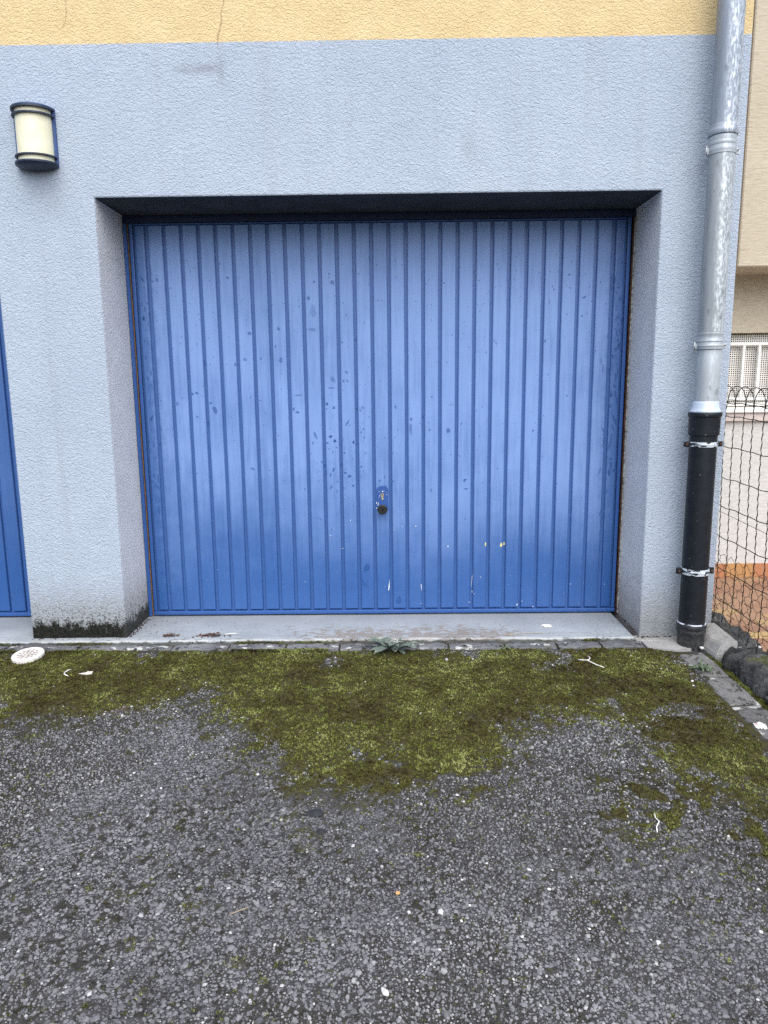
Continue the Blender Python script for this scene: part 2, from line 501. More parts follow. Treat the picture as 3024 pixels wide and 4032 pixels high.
def pits(x, y):
    """Spots where chippings have come out and moss sits in the hollow."""
    f = fbm(x, y, 85, 131, 2)
    band = 0.35 + 0.65*sstep(0.42, 0.58, fbm(x, y, 2.6, 137, 3))
    return sstep(0.60, 0.70, f)*band
def rough_amount(x, y):
    """Where the binder has worn away and chippings stand in dark dirt."""
    sa = poly_sd(x, y, MOSS_A)
    near = np.exp(np.minimum(sa, 0)/0.30)
    r = sstep(0.40, 0.62, fbm(x, y, 1.9, 91, 4)*0.62 + 0.38*fbm(x, y, 9, 93, 3) + 0.22*near - 0.02)
    left = sstep(0.9, 0.3, x)*sstep(-1.75, -0.9, y)
    return np.clip(r*0.85 + 0.35*left, 0, 1)
def ground_h(x, y):
    """Height of the asphalt surface inside the drive."""
    return gz(y) + 0.010*(fbm(x, y, 1.3, 5)-0.5) + 0.005*(fbm(x, y, 8, 6)-0.5)

def make_ground_mat():
    m = Mat("worn_asphalt", 0.9, 0.25)
    cell = m.voro(190, out='Color')
    sp = m.n('ShaderNodeSeparateColor'); m.t.links.new(cell, sp.inputs[0])
    d = m.voro(190)
    big = m.noise(2.0, 4, 0.6)
    stone = m.ramp(sp.outputs[0], [(0.0, (0.060, 0.060, 0.064)), (0.6, (0.120, 0.120, 0.127)), (0.92, (0.22, 0.22, 0.225)), (1.0, (0.40, 0.40, 0.40))])
    tar = m.ramp(m.noise(50, 4), [(0.3, (0.020, 0.020, 0.021)), (0.7, (0.060, 0.060, 0.063))])
    col = m.mix(m.mr(d, 0.28, 0.52), stone, tar)
    col = m.mix(m.mr(big, 0.35, 0.7, 0.0, 0.35), col, (0.110, 0.110, 0.117))
    rg = m.attr('rough')
    gap = m.mr(m.noise(120, 3, 0.6, m.pos(off=(2, 5, 0))), 0.36, 0.58)
    dirtc = m.ramp(m.noise(40, 4), [(0.3, (0.018, 0.016, 0.012)), (0.7, (0.045, 0.043, 0.034))])
    col = m.mix(m.ma('MULTIPLY', rg, m.ma('ADD', m.ma('MULTIPLY', gap, 0.55), 0.32)), col, dirtc)  # dirt in the gaps, its dark colour also paints occlusion between chippings
    holes = m.mr(m.noise(95, 2, 0.5, m.pos(off=(9, 5, 0))), 0.60, 0.645)
    col = m.mix(m.ma('MULTIPLY', holes, 0.8), col, (0.016, 0.015, 0.013))
    col = m.mix(m.ma('MULTIPLY', m.attr('pit'), 0.7), col, (0.017, 0.016, 0.010))
    moss = m.attr('moss')
    mc = m.ramp(m.noise(45, 5, 0.7), [(0.25, (0.022, 0.015, 0.008)), (0.5, (0.050, 0.044, 0.014)), (0.75, (0.085, 0.085, 0.022))])
    x, y, z = m.xyz()
    dx = m.ma('SUBTRACT', x, 0.13); dy = m.ma('MULTIPLY', m.ma('SUBTRACT', y, -0.64), 2.2)
    rr = m.ma('SQRT', m.ma('ADD', m.ma('MULTIPLY', dx, dx), m.ma('MULTIPLY', dy, dy)))
    rr = m.ma('ADD', rr, m.ma('MULTIPLY', m.ma('SUBTRACT', m.noise(16, 4), 0.5), 0.12))
    col = m.mix(m.mr(rr, 0.05, 0.17, 0.5, 0), col, (0.15, 0.09, 0.075))
    col = m.mix(m.mr(moss, 0.25, 0.9), col, mc)
    m.color(col)
    h = m.ma('ADD', m.mr(d, 0.0, 0.6, 1, 0), m.ma('MULTIPLY', m.noise(90, 4, 0.7), 0.8))
    m.bump(h, 0.8, 0.004)
    return m.m
xs = np.concatenate([[-400, -80, -20, -8, -4, -2.6], np.linspace(-1.9, 2.60, 420), [2.70, 2.72, 2.76, 5, 20, 80, 400]])
ys = np.concatenate([[-500, -80, -25, -8, -5.5, -4.2], np.linspace(-3.2, -0.09, 290), [-0.05, 0.02, 0.08, 4, 30, 120]])
GX, GY = np.meshgrid(xs, ys)
GM = moss_amount(GX, GY)
GM[(GX < -1.95) | (GX > 2.62) | (GY < -3.3)] = 0
def moss_h(x, y, m):
    return 0.019*m*np.clip(fbm(x, y, 22, 8, 3)-0.3, 0, 1)
GZ = ground_h(GX, GY) - 0.001 + moss_h(GX, GY, GM)
GZ = np.where(GY > 0.03, -0.25, GZ)
GZ = np.where(GX > 2.705, np.minimum(GZ, gz(GY)) - 0.16, GZ)
nx, ny = len(xs), len(ys)
idx = np.arange(nx*ny).reshape(ny, nx)
quads = np.stack([idx[:-1, :-1], idx[:-1, 1:], idx[1:, 1:], idx[1:, :-1]], -1).reshape(-1, 4)
def fast_mesh(name, V, F, mat, attrs=None, smooth=False, parent=None):
    """Mesh object straight from numpy arrays (F: equal-sized polygons)."""
    me = bpy.data.meshes.new(name)
    k = F.shape[1]
    me.vertices.add(len(V)); me.vertices.foreach_set('co', np.asarray(V, np.float32).ravel())
    me.loops.add(F.size); me.loops.foreach_set('vertex_index', F.astype(np.int32).ravel())
    me.polygons.add(len(F))
    me.polygons.foreach_set('loop_start', np.arange(0, F.size, k, dtype=np.int32))
    me.polygons.foreach_set('use_smooth', np.full(len(F), smooth))
    for an, av in (attrs or {}).items():
        a = me.attributes.new(an, 'FLOAT', 'POINT')
        a.data.foreach_set('value', np.asarray(av, np.float32).ravel())
    me.update(calc_edges=True)
    me.materials.append(mat)
    o = bpy.data.objects.new(name, me)
    return link(o, parent)
ground = fast_mesh("ground", np.stack([GX, GY, GZ], -1).reshape(-1, 3), quads, make_ground_mat(), {'moss': GM, 'pit': np.where(np.abs(GX) < 3, pits(GX, GY), 0), 'rough': np.where(np.abs(GX) < 3, rough_amount(GX, GY), 0.3)}, True)
tag(ground, "worn grey asphalt drive sloping up to the garages, mossy near the doors", "ground", kind="structure")

# loose and half-buried chippings standing proud of the asphalt
def make_stone_mat():
    m = Mat("chippings", 0.8, 0.3)
    c = m.ramp(m.attr('tone'), [(0.0, (0.042, 0.042, 0.047)), (0.4, (0.116, 0.116, 0.126)), (0.75, (0.235, 0.235, 0.247)), (0.93, (0.37, 0.37, 0.375)), (1.0, (0.62, 0.62, 0.60))])
    m.color(c)
    m.bump(m.noise(400, 2), 0.4, 0.001)
    return m.m
def scatter_stones():
    sp = 0.0079
    gx0, gy0 = np.meshgrid(np.arange(-1.7, 2.57, sp), np.arange(-2.9, -0.135, sp*0.87))
    gx0 = gx0 + (np.arange(gx0.shape[0]) % 2)[:, None]*sp*0.5
    x = (gx0 + RNG.normal(0, sp*0.31, gx0.shape)).ravel(); y = (gy0 + RNG.normal(0, sp*0.31, gx0.shape)).ravel()
    # packed tight in the part of the drive that lies before the viewer, thinner further out
    lo = -0.87 + (-0.09-y)*0.53
    hi = np.minimum(2.565, 2.90 - (-0.3-y)*0.33)
    pick = ((x > lo) & (x < hi) & (y > -2.25)) | (RNG.random(len(x)) < 0.15)
    pick &= (x < 2.565) & (y < -0.13)
    x, y = x[pick], y[pick]
    n = len(x)
    mo = moss_amount(x, y)
    ro = rough_amount(x, y)
    dens = 0.97 - 0.16*ro + 0.7*(fbm(x, y, 30, 83, 3)-0.5)
    keep = RNG.random(n) < np.clip(dens, 0.5, 1)*(1-0.97*sstep(0.45, 1.0, mo))*(1-0.9*pits(x, y))
    x, y, mo, ro = x[keep], y[keep], mo[keep], ro[keep]
    n = len(x)
    r = 0.0036*np.exp(RNG.normal(0, 0.36, n)) * (1.08-0.20*ro)
    r = np.clip(r, 0.0020, 0.0105)
    el = RNG.uniform(0.65, 1.0, n); ang = RNG.uniform(0, 2*PI, n)
    h = r*RNG.uniform(0.25, 0.60, n)*(0.65+0.75*ro)
    tone = np.clip(0.47 + 0.06*sstep(-1.2, -1.9, y) + RNG.normal(0, 0.15, n)*(0.75+0.6*ro) + 0.30*(fbm(x, y, 2, 87)-0.5) + 0.20*(fbm(x, y, 10, 89)-0.5), 0.02, 0.93)  # tone rises toward the viewer, painting in the surface gloss there
    wh = RNG.random(n) < 0.006 + 0.10*sstep(0.3, 0.9, mo)
    tone = np.where(wh, RNG.uniform(0.93, 1.0, n), tone)
    base = ground_h(x, y)
    seg = 5
    ka = 2*PI*np.arange(seg)/seg
    V = np.zeros((n, 2*seg+1, 3))
    for ring, (rs, hs) in enumerate(((1.0, -0.35), (0.72, 0.75))):
        jit = RNG.uniform(0.68, 1.22, (n, seg))
        px = np.cos(ka)[None]*jit*r[:, None]*rs; py = np.sin(ka)[None]*jit*(r*el)[:, None]*rs
        V[:, ring*seg:(ring+1)*seg, 0] = x[:, None] + px*np.cos(ang)[:, None] - py*np.sin(ang)[:, None]
        V[:, ring*seg:(ring+1)*seg, 1] = y[:, None] + px*np.sin(ang)[:, None] + py*np.cos(ang)[:, None]
        V[:, ring*seg:(ring+1)*seg, 2] = base[:, None] + h[:, None]*hs*RNG.uniform(0.7, 1.15, (n, seg))
    V[:, 2*seg, 0] = x + RNG.normal(0, 0.25, n)*r; V[:, 2*seg, 1] = y + RNG.normal(0, 0.25, n)*r; V[:, 2*seg, 2] = base + h
    f = []
    for k in range(seg):
        j = (k+1) % seg
        f += [(k, j, seg+j), (k, seg+j, seg+k), (seg+k, seg+j, 2*seg)]
    F = (np.array(f)[None] + (np.arange(n)*(2*seg+1))[:, None, None]).reshape(-1, 3)
    o = fast_mesh("gravel", V.reshape(-1, 3), F, make_stone_mat(), {'tone': np.repeat(tone, 2*seg+1)})
    tag(o, "small grey chippings embedded in the worn asphalt", "gravel", kind="stuff")
scatter_stones()

def make_moss_mat():
    m = Mat("moss_green", 0.9, 0.15)
    t = m.attr('tone')
    big = m.noise(3.6, 4, 0.6)
    mid = m.noise(17, 3, 0.6, m.pos(off=(4, 4, 0)))
    k = m.ma('ADD', m.ma('MULTIPLY', t, 0.42), m.ma('ADD', m.ma('MULTIPLY', big, 1.5), m.ma('SUBTRACT', m.ma('MULTIPLY', mid, 1.0), 0.98)))
    col = m.ramp(k, [(0.06, (0.022, 0.016, 0.008)), (0.28, (0.050, 0.040, 0.012)), (0.46, (0.068, 0.074, 0.016)), (0.64, (0.145, 0.165, 0.034)), (0.90, (0.30, 0.32, 0.12))])
    m.color(col)
    return m.m
def scatter_moss(name, n, x, y, z, mo, mat, parent=None, size=1.0, blades=7):
    keep = RNG.random(len(x)) < mo
    x, y, z, mo = x[keep], y[keep], z[keep], mo[keep]
    n = len(x)
    s = size*RNG.uniform(0.6, 1.45, n)*(0.35+0.65*mo)
    tone = np.clip(RNG.normal(0.5, 0.34, n), 0, 1)
    a = RNG.uniform(0, 2*PI, (n, blades)); out = RNG.uniform(0.25, 1.0, (n, blades))
    L = 0.0062*s[:, None]*RNG.uniform(0.7, 1.2, (n, blades))
    wd = 0.0015*s[:, None]*np.ones((1, blades))
    bx = x[:, None] + RNG.normal(0, 0.0022, (n, blades)); by = y[:, None] + RNG.normal(0, 0.0022, (n, blades))
    V = np.zeros((n, blades, 3, 3))
    ca, sa = np.cos(a), np.sin(a)
    V[..., 0, 0] = bx - sa*wd; V[..., 0, 1] = by + ca*wd; V[..., 0, 2] = z[:, None]-0.0008
    V[..., 1, 0] = bx + sa*wd; V[..., 1, 1] = by - ca*wd; V[..., 1, 2] = z[:, None]-0.0008
    V[..., 2, 0] = bx + ca*L*out; V[..., 2, 1] = by + sa*L*out; V[..., 2, 2] = z[:, None] + L*(1.05-0.75*out)
    F = np.arange(n*blades*3).reshape(-1, 3)
    tn = np.repeat(tone, blades*3)
    return fast_mesh(name, V.reshape(-1, 3), F, mat, {'tone': tn}, False, parent)
MOSS = make_moss_mat()
mx = RNG.uniform(-1.7, 2.565, 150000); my = RNG.uniform(-2.5, -0.125, 150000)
mm = moss_amount(mx, my)
mm = np.maximum(mm, 0.75*pits(mx, my)*(0.25+0.75*rough_amount(mx, my)))
moss = scatter_moss("moss", 0, mx, my, ground_h(mx, my)+moss_h(mx, my, moss_amount(mx, my)), mm*0.95, MOSS)
tag(moss, "olive green and brown moss carpet on the asphalt below the kerb", "moss", kind="stuff")

# ------------------------------------------------------------------ sill, kerb stones, edging slabs
sill_bm = box_bm(-3.2, 2.415, -0.048, 0.46, -0.12, 0.0, 0.004, 1)
bmesh.ops.subdivide_edges(sill_bm, edges=[e for e in sill_bm.edges if abs(e.verts[0].co.x-e.verts[1].co.x) > 3], cuts=260)
for v in sill_bm.verts:      # worn, slightly ragged front edge
    if v.co.y < -0.04:
        k = float(fbm(np.array([v.co.x]), np.array([0.3]), 6, 401, 4)[0]-0.5)
        v.co.y += 0.016*k
        if v.co.z > -0.01: v.co.z += 0.006*float(fbm(np.array([v.co.x]), np.array([2.3]), 14, 407, 3)[0]-0.6)
sill = bm_obj("door_sill", sill_bm, SILL)
tag(sill, "pale grey concrete sill in front of the garage doors, rust speckled along its edge", "sill", kind="structure")

kerb = box("kerb", -3.2, 2.44, -0.118, -0.0485, -0.2, -0.031, BED)
tag(kerb, "row of dark granite kerb stones between sill and mossy asphalt", "kerb", kind="structure")
def rough_stone_bm(x0, x1, y0, y1, z0, z1, seed, amp=0.004, cuts=5, bev=0.006):
    rr = random.Random(seed)
    bm = bmesh.new()
    nxx = cuts
    prof = [(y0, z0), (y0, z1-bev), (y0+bev, z1), ((y0+y1)/2, z1+0.001), (y1-bev, z1), (y1, z1-bev), (y1, z0)]
    rows = []
    for i in range(nxx+1):
        t = i/nxx
        x = x0 + (x1-x0)*t
        drop = bev*0.8 if i in (0, nxx) else 0
        row = []
        for (yy, zz) in prof:
            top = zz > z0 + 1e-6
            row.append(bm.verts.new((x + rr.uniform(-amp, amp)*0.4, yy + rr.uniform(-amp, amp)*(1 if top else 0), zz + (rr.uniform(-amp, amp)*0.7 - drop if top else 0))))
        rows.append(row)
    for a, b in zip(rows, rows[1:]):
        for k in range(len(prof)-1):
            bm.faces.new((a[k], b[k], b[k+1], a[k+1]))
    bm.faces.new(rows[0]); bm.faces.new(rows[-1][::-1])
    return bm
seams = [-3.2, -2.75, -2.3, -1.86, -1.42, -0.976, -0.538, -0.198, 0.242, 0.507, 0.775, 1.028, 1.291, 1.534, 1.796, 2.038, 2.24, 2.44]
for i, (a, b) in enumerate(zip(seams, seams[1:])):
    g = random.uniform(0.003, 0.006)
    yf = -0.110 - 0.013*min(1, max(0, (a+0.3)/2.4)) + random.uniform(-0.003, 0.003)
    bm_obj("kerb_stone", rough_stone_bm(a+g, b-g, yf-0.003, -0.052, -0.15, -0.015+random.uniform(-0.004, 0.002), i, 0.0035), KERB, kerb)

# mortar corner at the foot of the downpipe
corner = bmesh.new()
cp = [(2.445, -0.050), (2.445, -0.128), (2.56, -0.165), (2.675, -0.150), (2.690, -0.06), (2.700, 0.02), (2.420, 0.02), (2.420, -0.046)]
tv = [corner.verts.new((x + random.uniform(-.003, .003), y, -0.016 + random.uniform(-.004, .003))) for x, y in cp]
bv = [corner.verts.new((x, y, -0.15)) for x, y in cp]
cen = corner.verts.new((2.57, -0.06, -0.012))
for k in range(len(cp)):
    j = (k+1) % len(cp)
    corner.faces.new((tv[k], tv[j], cen)); corner.faces.new((bv[k], bv[j], tv[j], tv[k]))
corner_o = bm_obj("mortar_pad", corner, LIGHTC)
tag(corner_o, "pale mortar corner under the foot of the downpipe", "mortar", kind="structure")

def ex(y):          # shared drift of everything that runs out from the facade
    return -0.0456*(y+0.15)
strip = mesh_obj("edging_strip", [(2.556+ex(-.17), -.17, gz(-.17)-.012), (2.684+ex(-.17), -.17, gz(-.17)-.012), (2.684+ex(-3.2), -3.2, gz(-3.2)-.012), (2.556+ex(-3.2), -3.2, gz(-3.2)-.012)]
                 + [(2.556+ex(-.17), -.17, gz(-.17)-.2), (2.684+ex(-.17), -.17, gz(-.17)-.2), (2.684+ex(-3.2), -3.2, gz(-3.2)-.2), (2.556+ex(-3.2), -3.2, gz(-3.2)-.2)],
                 [(3,2,1,0), (4,5,6,7), (0,1,5,4), (1,2,6,5), (2,3,7,6), (3,0,4,7)], BED)
tag(strip, "strip of grey edging slabs running from the downpipe along the low wall", "edging", kind="structure")
sy = [-0.172, -0.42, -0.66, -0.905, -1.16, -1.42, -1.68, -1.95, -2.2, -2.45, -2.7]
for i, (a, b) in enumerate(zip(sy, sy[1:])):
    bm = rough_stone_bm(-(a-0.004), -(b+0.004), 0.0, 0.122, -0.12, 0.006, 40+i, 0.003, 5)
    for v in bm.verts:      # local (length, width, height) to world
        l, w, h = v.co
        v.co = (2.558 + w + ex(-l), -l, float(gz(-l)) + h)
    bm_obj("edging_slab", bm, SLAB, strip)

# ------------------------------------------------------------------ the garage building
garage = empty("garage_building", (1.2, 0.0, 0.0))
tag(garage, "rendered garage building, lavender grey below and yellow above, with two blue doors", "building")
def own(o, p):
    """Parent keeping world position (parents are unrotated, unscaled)."""
    o.parent = p
    w = Vector((0, 0, 0)); q = p
    while q is not None:
        w += q.location; q = q.parent
    o.location = o.location - w
    return o
W_, H_, DEP = 2.45, 1.9916, 0.3245
XL0, XL1 = -0.4533-2.45, -0.4533
XR = 2.7908
def wall_mesh():
    bm = bmesh.new()
    gx = [-3.6, XL0, XL1, 0.0, W_, XR]
    gzv = [-0.14, H_, 5.6]
    def q(pts):
        bm.faces.new([bm.verts.new(p) for p in pts])
    for i in range(5):
        for k in range(2):
            if k == 0 and i in (1, 3):
                continue
            q([(gx[i], 0, gzv[k]), (gx[i+1], 0, gzv[k]), (gx[i+1], 0, gzv[k+1]), (gx[i], 0, gzv[k+1])])
    yb = 0.43
    for a, b in ((XL0, XL1), (0.0, W_)):
        q([(a, 0, -0.14), (a, 0, H_), (a, yb, H_), (a, yb, -0.14)])
        q([(b, 0, -0.14), (b, yb, -0.14), (b, yb, H_), (b, 0, H_)])
        q([(a, 0, H_), (b, 0, H_), (b, yb, H_), (a, yb, H_)])
    # side returns, back and roof
    q([(XR, 0, -0.14), (XR, 6, -0.14), (XR, 6, H_), (XR, 0, H_)]); q([(XR, 0, H_), (XR, 6, H_), (XR, 6, 5.6), (XR, 0, 5.6)])
    q([(-3.6, 0, -0.14), (-3.6, 0, H_), (-3.6, 6, H_), (-3.6, 6, -0.14)]); q([(-3.6, 0, H_), (-3.6, 0, 5.6), (-3.6, 6, 5.6), (-3.6, 6, H_)])
    q([(-3.6, 6, -0.14), (-3.6, 6, 5.6), (XR, 6, 5.6), (XR, 6, -0.14)])
    q([(-3.6, 0, 5.6), (gx[1], 0, 5.6), (gx[2], 0, 5.6), (0, 0, 5.6), (W_, 0, 5.6), (XR, 0, 5.6), (XR, 6, 5.6), (-3.6, 6, 5.6)])
    bmesh.ops.remove_doubles(bm, verts=bm.verts, dist=1e-5)
    bmesh.ops.recalc_face_normals(bm, faces=bm.faces)
    es = [e for e in bm.edges if len(e.link_faces) == 2 and e.calc_face_angle(0) > 1.0]
    bmesh.ops.bevel(bm, geom=es, offset=0.007, segments=2, affect='EDGES', profile=0.5)
    return bm
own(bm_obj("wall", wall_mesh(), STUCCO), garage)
# dark closed room behind the doors
own(box("inner_wall", -3.55, XR-0.05, 0.55, 0.60, -0.14, 2.6, NAVY), garage)

# --- one up-and-over door: leaf with ribs, rails, lock
SLAT_W, PITCH, X0 = 0.0640, 0.08287, 0.1207
SL_Z0, SL_Z1 = 0.033, 1.944
YF, YB = 0.325, 0.3405          # face of the ribs, floor of the grooves
def slat_mesh(name, w):
    """A pressed rib: flat face, rounded shoulders, closed ends."""
    h = SL_Z1-SL_Z0
    pr = [(-w/2-0.0025, YB+0.002), (-w/2-0.001, YF+0.0035), (-w/2+0.0012, YF+0.0008), (-w/2+0.005, YF), (w/2-0.005, YF), (w/2-0.0012, YF+0.0008), (w/2+0.001, YF+0.0035), (w/2+0.0025, YB+0.002)]
    V = []; F = []
    zs = [(0.0, 0.004), (0.003, 0.0), (h-0.003, 0.0), (h, 0.004)]
    for z, push in zs:
        for x, y in pr:
            V.append((x, min(YB+0.002, y+push), z))
    n = len(pr)
    for i in range(3):
        for k in range(n-1):
            F.append((i*n+k, i*n+k+1, (i+1)*n+k+1, (i+1)*n+k))
    F.append(tuple(range(n))[::-1]); F.append(tuple(range(3*n, 4*n)))
    me = bpy.data.meshes.new(name)
    me.from_pydata(V, [], F); me.update()
    me.materials.append(BLUE)
    return me
SLAT_ME = slat_mesh("slat", SLAT_W)
NARROW_ME = slat_mesh("slat_narrow", 0.0425)
slat_x = [0.078] + [X0 + PITCH*k + SLAT_W/2 for k in range(27)] + [2.3815]
SLAT_EXT = [(x-(0.021 if i in (0, 28) else 0.0315), x+(0.021 if i in (0, 28) else 0.0315)) for i, x in enumerate(slat_x)]
BLACK = plain("black_bakelite", (0.012, 0.013, 0.013), 0.38, 0.5, var=0.3, scale=60)
BRASS = plain("worn_nickel", (0.42, 0.38, 0.27), 0.4, 0.5, 0.6, var=0.2, scale=200)
HOLE = plain("keyhole_black", (0.004, 0.004, 0.004), 0.9, 0.1)
WOOD = plain("bare_wood_strip", (0.20, 0.115, 0.050), 0.7, 0.2, var=0.3, scale=40)
RUST = plain("rusty_edge", (0.085, 0.040, 0.024), 0.8, 0.2, var=0.6, scale=50)
PEEL = plain("peeling_caulk", (0.30, 0.31, 0.31), 0.85, 0.2, var=0.7, scale=60)
LOCKP = make_blue("lock_plate_paint", False, (0.024, 0.085, 0.30))

def build_door(dx, full):
    leaf = bm_obj("garage_door", box_bm(0.028, 2.430, YB, YB+0.03, 0.007, 1.956), BLUE_FLOOR)
    leaf.location = (dx, 0, 0)
    own(leaf, garage)
    for i, x in enumerate(slat_x):
        share("slat", NARROW_ME if i in (0, 28) else SLAT_ME, leaf, (x, 0, SL_Z0))
    box("bottom_rail", 0.0285, 2.4295, YF-0.008, YB-0.0005, 0.008, 0.0275, BLUE_TRIM, leaf, 0.004, 2)
    box("side_rail", 0.029, 0.046, YF-0.003, YB-0.0005, 0.0285, 1.955, BLUE_TRIM, leaf, 0.004, 2)
    box("side_rail", 2.412, 2.429, YF-0.003, YB-0.0005, 0.0285, 1.955, BLUE_TRIM, leaf, 0.004, 2)
    box("top_rail", 0.047, 2.411, YF+0.004, YB-0.0005, 1.946, 1.955, BLUE_TRIM, leaf, 0.002)
    # fixed frame round the leaf
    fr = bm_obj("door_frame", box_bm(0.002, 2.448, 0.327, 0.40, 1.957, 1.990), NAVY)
    fr.location = (dx, 0, 0)
    own(fr, garage)
    box("jamb", 0.0015, 0.0185, 0.318, 0.40, 0.001, 1.956, BLUE_TRIM, fr, 0.003)
    box("wood_strip", 0.0190, 0.0235, 0.330, 0.38, 0.001, 1.956, WOOD, fr)
    box("jamb", 2.4375, 2.4430, 0.326, 0.40, 0.001, 1.956, RUST, fr, 0.001)
    box("caulk_strip", 2.4433, 2.4488, 0.320, 0.40, 0.001, 1.956, PEEL, fr, 0.001)
    box("cover_strip", 0.003, 2.447, 0.3255, 0.3268, 1.962, 1.986, NAVY, fr)
    # lock
    cx = slat_x[14] if False else 1.2295
    pl = bmesh.new()
    pts = [(-0.029, -0.055)] + [(0.029, -0.055)] + [(0.029*math.cos(a), 0.047+0.020*math.sin(a)) for a in np.linspace(0, PI, 12)]
    f0 = [pl.verts.new((cx+px, YF-0.0030, 0.610+pz)) for px, pz in pts]
    f1 = [pl.verts.new((cx+px*1.04, YF+0.0005, 0.610+pz*1.02)) for px, pz in pts]
    pl.faces.new(f0)
    for k in range(len(pts)):
        j = (k+1) % len(pts)
        pl.faces.new((f0[k], f1[k], f1[j], f0[j]))
    bm_obj("lock_plate", pl, LOCKP, leaf)
    cyl = bmesh.new()
    prof = [(-0.0047, -0.022), (0.0047, -0.022)] + [(0.0080*math.cos(a), 0.0045+0.0080*math.sin(a)) for a in np.linspace(-0.85, PI+0.85, 16)]
    prof = prof[:1] + prof[1:]
    g0 = [cyl.verts.new((cx+px, YF-0.007, 0.629+pz)) for px, pz in prof]
    g1 = [cyl.verts.new((cx+px, YF-0.002, 0.629+pz)) for px, pz in prof]
    cyl.faces.new(g0)
    for k in range(len(prof)):
        j = (k+1) % len(prof)
        cyl.faces.new((g0[k], g1[k], g1[j], g0[j]))
    bm_obj("lock_cylinder", cyl, BRASS, leaf)
    box("key_slot", cx-0.0011, cx+0.0011, YF-0.0082, YF-0.0068, 0.629, 0.638, HOLE, leaf)
    kn = lathe("knob", [(0.012, 0.0), (0.012, 0.020), (0.021, 0.024), (0.0245, 0.028), (0.0250, 0.036), (0.0235, 0.0395), (0.0195, 0.0405), (0.0185, 0.0392), (0.0, 0.0390)], BLACK, leaf, 36, cap=False)
    kn.rotation_euler = (PI/2, 0, 0)
    kn.location = (cx, YF-0.002, 0.5625)
    kb = bmesh.new()
    kp = [(-0.0042, -0.008), (0.0042, -0.008), (0.0018, 0.001), (0.0030, 0.004), (0.0018, 0.0068), (-0.0018, 0.0068), (-0.0030, 0.004), (-0.0018, 0.001)]
    k0 = [kb.verts.new((cx+a, YF-0.0418, 0.5625+b)) for a, b in kp]
    k1 = [kb.verts.new((cx+a, YF-0.0400, 0.5625+b)) for a, b in kp]
    kb.faces.new(k0)
    for k in range(len(kp)):
        j = (k+1) % len(kp)
        kb.faces.new((k0[k], k1[k], k1[j], k0[j]))
    bm_obj("keyhole_mark", kb, HOLE, leaf)
    return leaf
door = build_door(0.0, True)
door['label'] = "blue ribbed up-and-over garage door with black knob and mud stains"
door2 = build_door(XL1-W_, False)
door2['label'] = "blue ribbed garage door cut off at the left edge of the photo"

